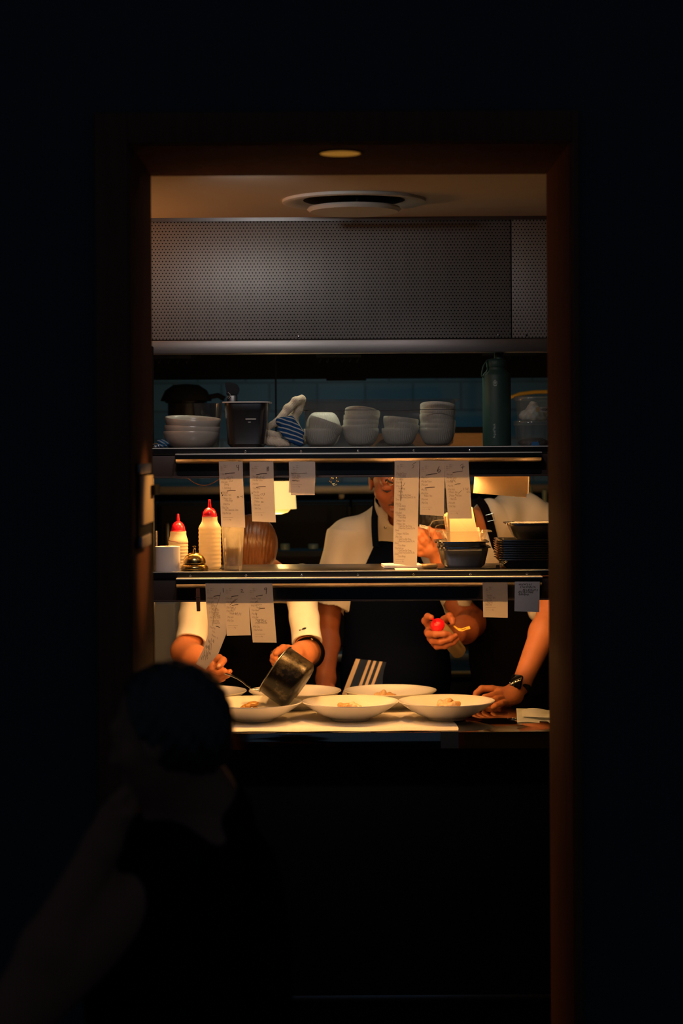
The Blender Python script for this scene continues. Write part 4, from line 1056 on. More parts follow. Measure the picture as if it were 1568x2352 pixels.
gn_pan('steel_pan', X(1172, 5.39) + 0.075, 5.48, zt + 0.0002, 0.150, 0.14, Z(1204, 5.41) - zt, 0.010, 0.020, M['steel_dark'], M['steel_bright'], 'deeper dark steel pan standing on the stack of shallow trays', taper=0.012)

# ------------------------------------------------------------------ order tickets
def lerp_rows(rows, y, edge):
    ys = [r[edge][1] for r in rows]
    if y <= ys[0]: i = 0
    else:
        i = max(j for j in range(len(ys) - 1) if ys[j] <= y)
    t = (y - ys[i]) / (ys[i + 1] - ys[i])
    return rows[i][edge][0] + (rows[i + 1][edge][0] - rows[i][edge][0]) * t, rows[i][2] + (rows[i + 1][2] - rows[i][2]) * t
def ticket(name, label, rows, lines=(), strokes=(), m=None, curl=0.002, group='order tickets clipped to the pass rails', size=7.0, xs=0.43, parent_kind='ticket', seedy=0):
    """rows: ((xl,yl),(xr,yr),depth) from top to bottom in the photograph's pixels"""
    rows = [((a[0], a[1]), (b[0], b[1]), d) for a, b, d in rows]
    fine = []
    for i in range(len(rows) - 1):
        n = 6
        for k in range(n + (1 if i == len(rows) - 2 else 0)):
            t = k / n; A, B = rows[i], rows[i + 1]
            L_ = (A[0][0] + (B[0][0] - A[0][0]) * t, A[0][1] + (B[0][1] - A[0][1]) * t); R_ = (A[1][0] + (B[1][0] - A[1][0]) * t, A[1][1] + (B[1][1] - A[1][1]) * t)
            d = A[2] + (B[2] - A[2]) * t; row = []
            for j in range(7):
                s = j / 6; row.append(P(L_[0] + (R_[0] - L_[0]) * s, L_[1] + (R_[1] - L_[1]) * s, d - curl * math.sin(PI * s)))
            fine.append(row)
    o = build(name, MB().grid(fine), m or M['paper'], ang=80)
    tag(o, label, parent_kind, group)
    def at(px, py, off):
        xl, d = lerp_rows(rows, py, 0); xr, _ = lerp_rows(rows, py, 1)
        s = min(1, max(0, (px - xl) / max(1, xr - xl)))
        return P(px, py, d - curl * math.sin(PI * s) - off)
    if lines:
        mb = MB()
        for ln in lines:
            y, x, s = ln[:3]; sc = ln[3] if len(ln) > 3 else size; sk = ln[4] if len(ln) > 4 else 0.0
            tv, tf = text_polys(s)
            vv = [mb.bm.verts.new(at(x + v[0] * sc * xs + (0 if not sk else 0), y - v[1] * sc + sk * v[0] * sc * xs, 0.0005)) for v in tv]
            for f in tf:
                try: mb.bm.faces.new([vv[i] for i in f])
                except ValueError: pass
        build('printed_text', mb, M['print'], o)
    if strokes:
        mb = MB()
        for st in strokes:
            pts, w = st
            pp = [at(p[0], p[1], 0.0009) for p in pts]; wd = w * 5.28 / F / 2
            L_ = []; R_ = []
            for i, p in enumerate(pp):
                tg = (pp[min(i + 1, len(pp) - 1)] - pp[max(i - 1, 0)]); tg.y = 0; tg.normalize()
                nn = Vector((-tg.z, 0, tg.x)); L_.append(p + nn * wd); R_.append(p - nn * wd)
            mb.grid([L_, R_])
        build('handwriting', mb, M['ink'], o)
    return o
TD = 5.2845
HDR = lambda x0, y0: [(y0 + 4 * i, x0 + (0 if i else 7), s, 4.6) for i, s in enumerate(('Order ------', 'Table: -- Guests: --', 'Server: -----', '--/--/---- --:--'))]
FT = lambda x0, y0: [(y0, x0, '----------------------------', 6), (y0 + 5, x0, '--.--.----   --.-- --  Reg -', 5)]
ul = lambda x0, y0, x1, y1, w=1.5: ([(x0, y0), ((x0 + x1) / 2, (y0 + y1) / 2 - 0.7), (x1, y1)], w)
_sr = random.Random(12)
def scrib(x, y, n, dx=4, h=7, w=0.5):
    out = []
    for i in range(n):
        a = x + i * dx + _sr.uniform(-0.6, 0.6); k = _sr.random(); u = lambda s=0.8: _sr.uniform(-s, s)
        if k < 0.3: pts = [(a + 2 + u(), y + u()), (a + u(), y + h * 0.5), (a + 1.5 + u(), y + h), (a + 3, y + h * 0.7 + u())]
        elif k < 0.55: pts = [(a + u(), y + h * 0.3), (a + 1 + u(), y + h + u()), (a + 3 + u(), y + u())]
        elif k < 0.8: pts = [(a, y + h * 0.6 + u()), (a + 1.3, y + h * 0.2 + u()), (a + 2.2, y + h * 0.8), (a + 3.6, y + h * 0.4 + u())]
        else: pts = [(a + 2.5 + u(), y + u()), (a + 0.8 + u(), y + h + u())]
        out.append((pts, w))
    return out
ticket('order_ticket', 'long order ticket headed 4 above the water glass on the upper rail',
       [((502.5, 1060), (557, 1060), TD), ((503.5, 1100), (558, 1100), TD), ((506, 1160), (561, 1160), TD), ((508, 1210), (563, 1212), TD)],
       HDR(506, 1070) + [(1091, 506, '1  Pulo -----'), (1102, 506, '2 Pulo Beef Tartare'), (1109.5, 507, '2 Pulo Lamb'), (1114.5, 515, '(Sharing)'), (1123, 510, '1  - Pork Allergy'), (1133.5, 508, '10 Pulo Beef'), (1139, 510, '6 Medium - Rare'), (1147, 511, '2 Medium - Rare'), (1152, 516, '+ Pork Allergy'), (1160, 512, '2 Well Done'), (1168, 509, '2 Pulo Chop'), (1173.5, 516, 'Pork, Cheese bun, Onion'), (1181, 510, '1 Pulo Pork Loin')] + FT(512, 1190),
       [([(543, 1068), (543.5, 1073), (547, 1074)], 1.2), ([(547.7, 1067.5), (547.3, 1081.5)], 1.3), ul(516, 1088.5, 539, 1086), ul(521, 1128, 541, 1127), ([(508, 1131), (509, 1134)], 2.2), ([(510, 1136), (511, 1139)], 2.2), ([(544, 1142), (547, 1140), (549, 1142.5), (545, 1143.5)], 1.4), ([(552, 1140), (555, 1141)], 1.0), ([(556, 1138), (558, 1141), (556, 1143)], 0.8)] + scrib(520, 1093, 4, 4, 7) + scrib(526, 1103, 3, 3, 4))
ticket('order_ticket', 'order ticket headed 8 in front of the glowing lamp shade on the upper rail',
       [((573, 1060), (627.5, 1060), TD), ((573.5, 1105), (628.5, 1105), TD), ((577, 1160), (631, 1160), TD), ((579, 1197.5), (633.5, 1200), TD)],
       HDR(577, 1073) + [(1097, 578, '2 Pulo Lamb'), (1105, 579, '2 Pulo Beef Tartare'), (1113.5, 579, '2 Pulo Pork'), (1124, 580, '1 Pulo Salmon'), (1132.5, 581, '3 Pulo Fish'), (1140, 582, '2 Pulo Beef'), (1146, 583, '2 Medium - Rare'), (1154, 584, '2 Medium'), (1162, 582, '2 Pulo Lamb'), (1170, 583, '1 Pulo Chop')] + FT(584, 1179),
       [([(616, 1072), (612.5, 1074), (613, 1077), (616.5, 1078), (616, 1081), (612.5, 1081.5), (612.5, 1078.5), (617, 1074.5), (616, 1072)], 1.2), ul(588, 1090.5, 613, 1087), ul(588, 1119.5, 610, 1118), ([(577.5, 1130), (579.5, 1130.5), (578.5, 1132), (580, 1133), (577.5, 1134.5)], 1.0), ([(600, 1133), (598.5, 1135.5), (600, 1138)], 0.8), ([(602, 1133), (604, 1134), (602.5, 1137)], 0.8), ([(606, 1132), (607.5, 1135), (605, 1139)], 0.8), ([(600, 1151.5), (603.5, 1151.5), (604.5, 1154), (600.5, 1154.8), (600, 1152)], 0.8)] + scrib(588, 1094, 6, 3.2, 7))
ticket('order_ticket', 'short order ticket without a number on the upper rail left of the wire clip',
       [((664, 1060), (722.5, 1060), TD - 0.001), ((665, 1095), (722, 1095), TD - 0.001), ((668, 1137.5), (722.5, 1137), TD - 0.001)],
       HDR(672, 1071) + [(1089, 668, 'Handed in'), (1093, 668, '- Pork x2, Garlic'), (1097, 669, '- 2 Lamb, Salmon'), (1100.5, 669, '- Onion, Pork'), (1106, 670, '2 Beef Tartare')] + FT(670, 1114),
       [([(668, 1087), (676, 1086), (690, 1087), (705, 1086)], 0.7), ([(670, 1104), (676, 1103), (684, 1105)], 0.9)])
ticket('order_ticket', 'ticket sliver showing behind the short unnumbered ticket on the upper rail',
       [((663, 1061), (723.5, 1061), TD + 0.002), ((664, 1095), (724, 1095), TD + 0.002), ((662.5, 1131.5), (722, 1133), TD + 0.002)])
L5 = [(1090, 909.5, '2 Pulo Beef Tartare'), (1095, 914, '+ Pork Allergy'), (1102.5, 912, '2  (Sharing)'), (1110.5, 909, '2 Pulo Pork'), (1118.5, 909, '2 Pulo Lamb'), (1124, 913, '- Pork Allergy'), (1131, 911, '2  (Sharing)'), (1139.5, 912, '+ Garlic Free (No Chives,'), (1144.5, 915, '+ Onion Free (Cooked Ok, No'), (1149.5, 908, 'Chives)'), (1159.5, 908, '2 Pulo Fish'), (1164.5, 911, '2 + Pork Allergy'), (1172, 916, '(SHARING)'), (1180, 908, '4 Pulo Beef'), (1185.5, 910, '2 Medium - Rare'), (1190.5, 914, '+ Pork Allergy'), (1198, 910, '2 Medium - Rare'), (1205.5, 910, '1 Medium - Rare'), (1210.5, 914, '+ Garlic Free (No Chives,'), (1215.5, 914, '+ Onion Free (Cooked Ok, No'), (1220, 907, 'Chives)'), (1228, 910, '2 Medium - Well Done'), (1235, 907, '2 Pulo Chop'), (1240.5, 913, '+ Garlic Free (No Chives,'), (1245.5, 913, '+ Onion Free (Cooked Ok, No'), (1249.5, 906, 'Chives)'), (1255, 913, '+ Pork Allergy'), (1261.5, 906, '2 Pulo Pork Loin'), (1266.5, 913, '+ Garlic Free (No Chives,'), (1271.5, 913, '+ Onion Free (Cooked Ok, No'), (1274.5, 906, 'Chives)'), (1280, 913, '+ Pork Allergy')]
ticket('order_ticket', 'longest order ticket, headed 5, hanging down to the lower shelf edge',
       [((906, 1058), (963, 1058), TD), ((905.5, 1110), (961.5, 1110), TD), ((904, 1190), (960, 1190), TD), ((902.5, 1260), (958, 1260), TD), ((903.5, 1295), (957, 1301), TD)],
       HDR(911, 1068) + L5 + [(1286, 908, '------------------------', 6), (1291, 909, '--.--.----  --.-- --  Reg -', 5)],
       [([(955, 1062), (949, 1065), (947, 1068), (951, 1070), (948, 1074), (945.5, 1075.5)], 0.9), ([(920, 1098), (922, 1112), (921, 1130), (919, 1150)], 0.9), ([(930, 1108), (926, 1116)], 0.7), ([(924, 1120), (918, 1128), (922, 1140), (920, 1152)], 0.7)])
ticket('order_ticket', 'order ticket headed 6 between the longest ticket and ticket 7',
       [((964, 1058), (1020.5, 1058), TD), ((963.5, 1110), (1020.5, 1110), TD), ((964, 1182), (1019.5, 1185.5), TD)],
       HDR(968, 1072) + [(1099, 967, '4 Pulo Pork, --'), (1108, 967, '4 Pulo Beef Tartare'), (1115.5, 967, '2 Pulo Lamb'), (1127, 967, '4 Pulo Fish'), (1135.5, 967, '4 Pulo Sirloin'), (1141, 974, 'Medium - Rare'), (1149, 967, '2 Pulo Lamb'), (1157, 967, '1 Pulo Chop')] + FT(969, 1166),
       [([(1008.5, 1071.5), (1005.5, 1077), (1004, 1082), (1006.5, 1085), (1010, 1083.5), (1011, 1080), (1008, 1078.5), (1005, 1081)], 1.3), ul(977.5, 1091.5, 1004, 1088), ul(975, 1121, 998, 1119)])
ticket('order_ticket', 'order ticket headed 7 in front of the white cards in the clear box',
       [((1020.5, 1058), (1075.5, 1058), TD), ((1021, 1095), (1077.5, 1095), TD), ((1025, 1140), (1081, 1140), TD), ((1028.5, 1191.5), (1083.5, 1191), TD)],
       HDR(1024, 1069) + [(1092, 1024, '1 Pulo Lamb'), (1099.5, 1024, '2 Pulo Beef Tartare'), (1108, 1025, '2 Pulo Pork'), (1118, 1027, '1 Pulo Fish'), (1126.5, 1028, '4 Pulo Sirloin'), (1132.5, 1030, '4 Medium - Rare'), (1140.5, 1031, '2 Medium - Well Done'), (1148.5, 1032, '1 Well Done'), (1157, 1029, '2 Pulo Lamb'), (1165, 1030, '2 Pulo Chop')] + FT(1033, 1175),
       [([(1056.5, 1069), (1063.5, 1065), (1062.5, 1071), (1061.5, 1078)], 1.0), ([(1058, 1073.5), (1066.5, 1072)], 1.0), ul(1039, 1086, 1062, 1082, 1.2), ul(1043.5, 1113.5, 1057, 1111, 1.2), ([(1051, 1132), (1053, 1133), (1060, 1126.5)], 0.8), ([(1047, 1134), (1046, 1136.5)], 1.2), ([(1045, 1142), (1045, 1144)], 1.4)] + scrib(1063, 1120, 4, 3.2, 6) + scrib(1070, 1128, 3, 3, 4) + scrib(1034, 1100, 4, 3, 8))
ticket('order_ticket', 'order ticket headed 1 whose long tail curls left to the hand with the spoon',
       [((471.5, 1340), (516, 1340), TD), ((473, 1385), (517.5, 1385), TD), ((477, 1430), (519, 1430), TD), ((477, 1458), (519.5, 1456), TD - 0.01), ((466, 1492), (502, 1500), TD - 0.03), ((450, 1525), (472, 1538), TD - 0.05)],
       HDR(475, 1353) + [(1376, 475, '2 Pulo Beef Tartare'), (1384, 475, '2 Pulo Lamb'), (1390, 476, '4 Pulo Pork'), (1393.5, 484, '(Sharing)'), (1399.5, 480, '2 + Garlic Free'), (1403, 485, '- Medium Rare'), (1408.5, 480, '2 + Onion Allergy'), (1412.5, 486, '+ No Chives'), (1416.5, 486, '+ Garlic Allergy'), (1420.5, 480, '- Well Done,  Chives'), (1428, 483, '1 + Onion Free'), (1433, 487, '+ Cooked Ok'), (1442, 481, '2 Pulo Fish', 7, 0.3), (1452, 488, 'Pork', 7, 0.5), (1460, 486, 'Medium - R', 7, 0.6)],
       [([(512, 1350.5), (512.8, 1361)], 1.3), ul(490.5, 1370, 505, 1367.5), ([(506.5, 1361), (503, 1376), (495, 1398), (490, 1420), (488.5, 1437)], 0.6), ul(495.5, 1438.5, 505, 1441.5)] + scrib(478, 1466, 3, 5, 14, 0.7) + scrib(472, 1478, 4, 4, 16, 0.7) + scrib(468, 1494, 4, 4, 14, 0.7) + scrib(462, 1506, 4, 4, 10, 0.6))
ticket('order_ticket', 'order ticket headed 2 in the middle of the lower rail left group',
       [((515, 1340), (569.5, 1340), TD + 0.001), ((516.5, 1390), (571.5, 1390), TD + 0.001), ((520.5, 1460.5), (575.5, 1459), TD + 0.001)],
       HDR(518, 1353) + [(1376.5, 518, '2 Pulo Lamb'), (1384.5, 519, '2 Pulo Beef Tartare'), (1397.5, 520, '2 Pulo Pork'), (1405.5, 520, '2 Pulo Sirloin'), (1411, 527, 'Medium - Rare'), (1419.5, 521, '2 Pulo Lamb'), (1427.5, 521, '4 Pulo Chop')] + FT(523, 1438),
       [([(552.5, 1355), (555, 1353), (557, 1354.5), (555, 1358), (552.5, 1360), (560, 1360)], 1.2), ul(531, 1371, 547, 1368, 1.5), ul(532, 1391, 547, 1388.5, 1.5), ([(545, 1375), (535, 1384), (527, 1390)], 0.9), ([(541, 1376), (531, 1385)], 0.9)] + scrib(531, 1394, 3, 3, 9) + scrib(535, 1407, 5, 4, 7))
ticket('order_ticket', 'order ticket headed 9, the right-hand one beside the black apron',
       [((569, 1340), (625, 1340), TD - 0.001), ((571, 1385), (628, 1385), TD - 0.001), ((580.5, 1475.5), (635, 1476), TD - 0.001)],
       HDR(573, 1354) + [(1377, 575, '2 Pulo Beef Tartare'), (1385, 575, '4 Pulo Lamb'), (1393, 576, '4 Pulo Pork'), (1404, 577, '1 Pulo Salmon'), (1412, 577, '1 Pulo Fish'), (1420, 579, '4 Pulo Beef'), (1425.5, 585, '2 Medium - Rare'), (1433, 585, '2 Medium - Well Done'), (1441.5, 581, '4 Pulo Chop'), (1449, 582, '2 Pulo Pork Loin')] + FT(585, 1458),
       [([(612, 1350), (607.5, 1350.5), (606.5, 1353.5), (610, 1355), (612.5, 1350), (611.5, 1358), (611, 1365)], 1.3), ul(588, 1370, 603, 1367), ul(593.5, 1399, 608, 1397)] + scrib(585, 1379, 3, 3, 6) + scrib(588, 1386, 4, 3, 5) + scrib(588, 1393, 4, 3, 5) + scrib(586, 1405, 1, 3, 12) + scrib(590, 1423, 7, 3.2, 8))
ticket('order_ticket', 'order ticket without a number on the lower rail above the watch wearer',
       [((1108, 1338), (1165, 1338), TD), ((1108.5, 1375), (1165.5, 1375), TD), ((1109.5, 1417.5), (1165.5, 1419), TD)],
       HDR(1115, 1350) + [(1370, 1116, '2 Pulo Beef'), (1375, 1119, 'Medium - Rare'), (1380.5, 1114, '2 Pulo Lamb'), (1386, 1118, '(Take No)'), (1391, 1114, '2 Pulo Chop')] + FT(1115, 1397))
ticket('handwritten_note', 'small handwritten note at the right end of the lower rail',
       [((1182, 1336), (1239, 1336), TD), ((1181.5, 1372), (1238.5, 1374), TD), ((1181, 1404), (1238, 1406), TD)],
       (), scrib(1190, 1340, 8, 4, 4, 0.9) + scrib(1194, 1346, 9, 4, 4, 0.9) + scrib(1199, 1353, 9, 4, 4, 0.9) + scrib(1189, 1357, 10, 3.7, 5, 1.0) + scrib(1191, 1363, 6, 3.7, 4, 1.0), m=M['paper_white'], parent_kind='note')
# orange-lit cards hanging from the underside of the upper shelf
ticket('hanging_card', 'plain card hanging under the upper shelf, glowing orange, above the stooping cook',
       [((1090, 1078), (1214, 1078), 5.42), ((1088, 1110), (1212, 1112), 5.42), ((1086, 1132.5), (1208, 1143), 5.42)], m=M['card'], parent_kind='card', group='cards hanging under the upper shelf')
ticket('hanging_card', 'second plain card showing as a thin edge behind the orange hanging card',
       [((1092, 1078), (1215.5, 1078), 5.428), ((1092, 1110), (1214.5, 1112), 5.428), ((1092, 1128), (1213.5, 1134), 5.428)], m=M['card'], parent_kind='card', group='cards hanging under the upper shelf')

# clothes peg on the lower rail
t = thing('clothes_peg', 'brown wooden clothes peg clipped on the lower rail beside ticket 1', 'peg', P(453, 1402, 5.28))
for k in (0, 1):
    build('jaw', MB().prism([(X(448.5, 5.28), Z(1350, 5.28)), (X(456.5, 5.28), Z(1350, 5.28)), (X(457.5, 5.28), Z(1372, 5.28)), (X(457.8, 5.28), Z(1402, 5.28)), (X(450, 5.28), Z(1402, 5.28)), (X(448.5, 5.28), Z(1372, 5.28))], 'y', 5.272 + 0.008 * k, 5.278 + 0.008 * k, 0.0006), M['wood_brown'], t)
build('spring', MB().tube([P(447.5, 1372, 5.271), P(458.5, 1371, 5.271), P(458.5, 1371, 5.287), P(447.5, 1372, 5.287)], 0.0007, 6, closed=True), M['steel'], t)
# wire arms of two binder clips under the upper shelf
def loop_clip(cxp, lab, both=False):
    t = thing('binder_clip', lab, 'clip', P(cxp, 1097, 5.338), 'wire binder clips under the upper shelf')
    build('body', MB().box(X(cxp - 9, 5.345), X(cxp + 9, 5.345), 5.343, 5.352, Z(1095, 5.345), Z(1084, 5.345), 0.001), M['black_gloss'], t)
    pts = [P(cxp - 4, 1096, 5.342), P(cxp - 4, 1101, 5.341), P(cxp - 7.5, 1105, 5.341), P(cxp - 7.5, 1110, 5.341), P(cxp - 4, 1113.5, 5.341), P(cxp, 1114.5, 5.341), P(cxp + 4, 1113.5, 5.341), P(cxp + 7.5, 1110, 5.341), P(cxp + 7.5, 1105, 5.341), P(cxp + 4, 1101, 5.341), P(cxp + 4, 1096, 5.342)]
    build('wire_arm', MB().tube(pts, 0.0009, 8), M['brass'], t)
    if both:
        pts = [p + Vector((-0.004, 0.012, 0.003)) for p in pts]
        build('wire_arm', MB().tube(pts, 0.0009, 8), M['brass'], t)
    return t
loop_clip(768, 'wire binder clip with twin loops hanging under the upper shelf middle', True)
loop_clip(896, 'wire binder clip loop hanging in front of the middle cook brow')
# loose lead under the shelf at the left
tag(build('thin_cable', MB().tube([(X(424, 5.645), 5.645, ZU - 0.0168), P(425, 1090, 5.645), P(432, 1099, 5.645), P(440, 1105, 5.645), P(448, 1110, 5.645), P(458, 1113.5, 5.645), P(468, 1115, 5.645), P(480, 1113, 5.645), P(490, 1109, 5.645), P(506, 1099, 5.645), P(512, 1090, 5.645), (X(513, 5.645), 5.645, ZU - 0.0168)], 0.0009, 8), M['dark_wood']), 'thin cable sagging under the upper shelf left of ticket 4', 'cable')

# pendant lamp glowing behind ticket 8
pD = 6.50; px_ = X(634, pD); k = pD / F
pl = thing('pendant_lamp', 'glowing pale cylinder pendant lamp hanging behind ticket 8', 'lamp', (px_, pD, Z(1168, pD)))
T = Matrix.Translation((px_, pD, 0)); zt, zb_ = Z(1103, pD), Z(1168, pD)
glow = mat('lamp_glow', (0.9, 0.8, 0.5), 0.6, emit=(1.0, 0.70, 0.22), estr=0.8, var=0.02, scale=6)
glow2 = mat('lamp_diffuser', (0.9, 0.7, 0.4), 0.6, emit=(1.0, 0.50, 0.12), estr=0.75)
build('shade', MB().lathe([(42 * k, zt), (46 * k, zb_), (45 * k, zb_), (41 * k, zt)], T, 48), glow, pl)
build('shade_top', MB().lathe([(42.5 * k, zt - 0.001), (42.5 * k, zt + 0.004), (8 * k, zt + 0.012), (0, zt + 0.012)], T, 40), M['black_matt'], pl)
build('diffuser', MB().lathe([(34 * k, zb_ + 0.001), (26 * k, zb_ - 8 * k), (12 * k, zb_ - 11.5 * k), (0, zb_ - 12 * k)], T, 40), glow2, pl)
build('cord', MB().tube([(px_, pD, zt + 0.012), (px_, pD, CEIL)], 0.003, 8), M['black_matt'], pl)
point('pendant_light', (px_, pD, zb_ - 0.03), PENDANT_W, (1.0, 0.6, 0.2), 0.03, pl)
# pale gear catching cool light at the back right
for i, (pa, pb, ya, yb, lab) in enumerate(((1147, 1180, 1139, 1160, 'pale steel canister at the back behind the hanging card'), (1199, 1226, 1137, 1160, 'pale steel tin at the back right of the hanging card'), (1212, 1223, 1120, 1137, 'small pale jar at the back edge of the hanging card'), (1244, 1256, 1128, 1160, 'tall pale bottle at the back beside the doorway right'), (642, 664, 1248, 1262, 'pale steel tin low at the back behind the bowed cook'), (706, 730, 1249, 1260, 'pale steel dish low at the back left of the middle cook'))):
    D = 7.30; r = (pb - pa) / 2 * D / F; z0 = Z(yb, D); z1 = Z(ya, D)
    T = Matrix.Translation((X((pa + pb) / 2, D), D, z0))
    tag(build('canister', MB().lathe([(0, 0), (r, 0), (r, (z1 - z0) * 0.85), (r * 0.9, z1 - z0), (0, z1 - z0)], T, 28), M['glint']), lab, 'container', 'pale containers on the back shelf')
bk = thing('back_rack', 'dark low rack along the back carrying pale containers', 'rack', (0, 7.3, 0))
build('shelf_board', MB().box(X(1120, 7.3), X(1290, 7.3), 7.2, 7.42, Z(1160, 7.3) - 0.015, Z(1160, 7.3) - 0.0003), M['panel_dark'], bk)
build('shelf_board', MB().box(X(600, 7.3), X(800, 7.3), 7.2, 7.42, Z(1262, 7.3) - 0.02, Z(1262, 7.3) - 0.0003), M['panel_dark'], bk)
for xx in (X(1120, 7.3), X(1288, 7.3), X(600, 7.3), X(798, 7.3)): build('leg', MB().box(xx, xx + 0.012, 7.39, 7.42, 0.0, Z(1262, 7.3) - 0.02 if xx < 0 else Z(1160, 7.3) - 0.01), M['panel_dark'], bk)

# ------------------------------------------------------------------ on the counter
mb = MB()
xr = X(1047, 5.35); nx, ny = 60, 14
rows = []
for j in range(ny + 1):
    y = 5.318 + (5.86 - 5.318) * j / ny; row = []
    for i in range(nx + 1):
        x = -1.0 + (xr + 0.003 * math.sin(j) + 1.0) * i / nx
        row.append((x, y, CT + 0.0015 + 0.0012 * (1 + math.sin(x * 31 + y * 17)) * 0.5 + 0.0008 * math.sin(y * 60 + x * 5)))
    rows.append(row)
cl = build('table_cloth', mb.grid(rows), M['cloth_white'])
tag(cl, 'white cloth spread along the pass counter under the plates', 'cloth')
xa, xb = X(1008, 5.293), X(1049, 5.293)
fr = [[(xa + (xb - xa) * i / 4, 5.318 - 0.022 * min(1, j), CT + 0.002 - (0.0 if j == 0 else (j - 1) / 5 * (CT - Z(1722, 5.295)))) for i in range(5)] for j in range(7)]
build('hanging_flap', MB().grid(fr), M['flap_shade'], cl)

def plate_profile(r, h, foot):
    p = [(0, 0.004), (foot - 0.006, 0.004), (foot - 0.005, 0), (foot, 0), (foot + 0.003, 0.006)]
    for k in range(1, 11):
        u = k / 10; p.append((foot + 0.003 + (r - foot - 0.003) * u, 0.006 + (h - 0.006) * (u ** 1.35)))
    p.append((r - 0.0006, h + 0.0022)); p.append((r - 0.003, h + 0.0022))
    for k in range(9, -1, -1):
        u = k / 10; p.append((foot - 0.001 + (r - 0.003 - foot) * u, 0.0115 + (h - 0.0095) * (u ** 1.45)))
    p.append((foot * 0.6, 0.0095)); p.append((0, 0.009))
    return p
PZ = CT + 0.0032
plates = [(579, 5.535, 'wide white bowl plate under the tilted saucepan, front left'), (801, 5.54, 'wide white bowl plate in the middle of the front row'), (1022, 5.54, 'wide white bowl plate at the right end of the front row beside the fist'),
          (457, 5.795, 'white bowl plate mostly behind the dark diner head, rear row'), (674, 5.795, 'white bowl plate behind the tilted saucepan, rear row'), (893, 5.79, 'white bowl plate at the right end of the rear row')]
p0 = None
for px, D, lab in plates:
    if p0 is None: p0 = o = build('bowl_plate', MB().lathe(plate_profile(0.1367, 0.0505, 0.054), None, 96), M['porcelain'], origin=(0, 0, 0), ang=50)
    else: o = copy_tree(p0)
    tag(place(o, (X(px, D), D, PZ)), lab, 'plate', 'white bowl plates on the pass')
def food(name, px, py, D, r, m, label, seed, rot=0.0, group=None, z=None):
    c = P(px, py, D); rs = np.random.RandomState(seed)
    prs = []
    for k in range(4):
        a = rot + (k - 1.5) * 0.5
        q = np.array([c.x + (k - 1.5) * r[0] * 0.42 * math.cos(rot), c.y + rs.uniform(-0.3, 0.3) * r[1], c.z + rs.uniform(-0.2, 0.35) * r[2] + (k - 1.5) * r[0] * 0.42 * math.sin(rot)])
        prs.append(ell(q, (r[0] * rs.uniform(0.42, 0.6), r[1] * rs.uniform(0.7, 0.9), r[2] * rs.uniform(0.6, 0.9)), Matrix.Rotation(rs.uniform(-0.5, 0.5), 3, 'Y'), 0.003))
    return tag(sdf_obj(name, prs, 0.0013, m, disp=wrinkle(0.0005, 260, 240, 300, seed)), label, 'food', group)
PF = PZ + 0.010
def fz(D, z): return CY - (z - CAMZ) * F / D
food('dumpling', 1018, 1615, 5.55, (0.018, 0.016, 0.014), M['dumpling_pale'], 'pale dumpling on the left of the pair in the right front plate', 3, 0.3, 'dumplings in the plates')
food('dumpling', 1042, 1616, 5.54, (0.018, 0.015, 0.012), M['dumpling'], 'tan dumpling on the right of the pair in the right front plate', 5, -0.3, 'dumplings in the plates')
food('dumpling', 1030, 1621, 5.53, (0.022, 0.02, 0.012), M['dumpling_pale'], 'flat dumpling underneath the pair in the right front plate', 6, 0.0, 'dumplings in the plates')
food('dumpling', 790, 1620, 5.54, (0.017, 0.015, 0.010), M['dumpling'], 'tan dumpling at the left in the middle front plate', 7, 0.2, 'dumplings in the plates')
food('dumpling', 816, 1622, 5.54, (0.018, 0.015, 0.009), M['dumpling_pale'], 'low pale dumpling at the right in the middle front plate', 8, -0.2, 'dumplings in the plates')
food('dumpling', 873, 1595, 5.79, (0.017, 0.015, 0.012), M['dumpling_pale'], 'pale dumpling at the left in the rear right plate', 9, 0.2, 'dumplings in the plates')
food('dumpling', 896, 1598, 5.79, (0.018, 0.015, 0.010), M['dumpling'], 'tan dumpling at the right in the rear right plate', 10, -0.3, 'dumplings in the plates')
food('mussel', 570, 1622, 5.53, (0.027, 0.014, 0.011), M['mussel'], 'long glossy brown mussel lying uppermost in the left front plate', 11, 0.42, 'mussels in the left plate')
food('mussel', 582, 1631, 5.52, (0.022, 0.014, 0.009), M['mussel'], 'small brown mussel at the right in the left front plate', 12, 0.0, 'mussels in the left plate')
food('mussel', 555, 1631, 5.53, (0.022, 0.016, 0.010), M['mussel'], 'brown mussel partly hidden at the left in the left front plate', 13, 0.5, 'mussels in the left plate')

# crumpled blue paper on the right end of the counter
def crumple(name, pts, label, seed, lift):
    rs = np.random.RandomState(seed); rows = []
    for j in range(8):
        row = []
        for i in range(12):
            u, v = i / 11, j / 7
            a = Vector(pts[0]).lerp(Vector(pts[1]), u); b = Vector(pts[3]).lerp(Vector(pts[2]), u); p = a.lerp(b, v)
            p.z += lift(u, v) + rs.uniform(0, 0.0008); p.y += rs.uniform(-0.001, 0.001) if j in (0, 7) else 0
            row.append(p)
        rows.append(row)
    return tag(build(name, MB().grid(rows), M['tissue'], ang=25), label, 'paper', 'crumpled papers on the counter')
M['tissue'] = mat('tissue', (0.62, 0.66, 0.62), 0.9, spec=0.05, var=0.08, scale=30, trans=0.25)
def cp(px, py): 
    D = (CAMZ - CT) * F / (py - CY); return (X(px, D), D, CT)
crumple('crumpled_paper', [cp(1184, 1663), cp(1300, 1663), cp(1300, 1642), cp(1182, 1640)], 'pale folded paper lying flat on the counter at the doorway right', 2, lambda u, v: 0.001 + 0.012 * (v ** 2) * (1 - u) + 0.002 * math.sin(u * 9))
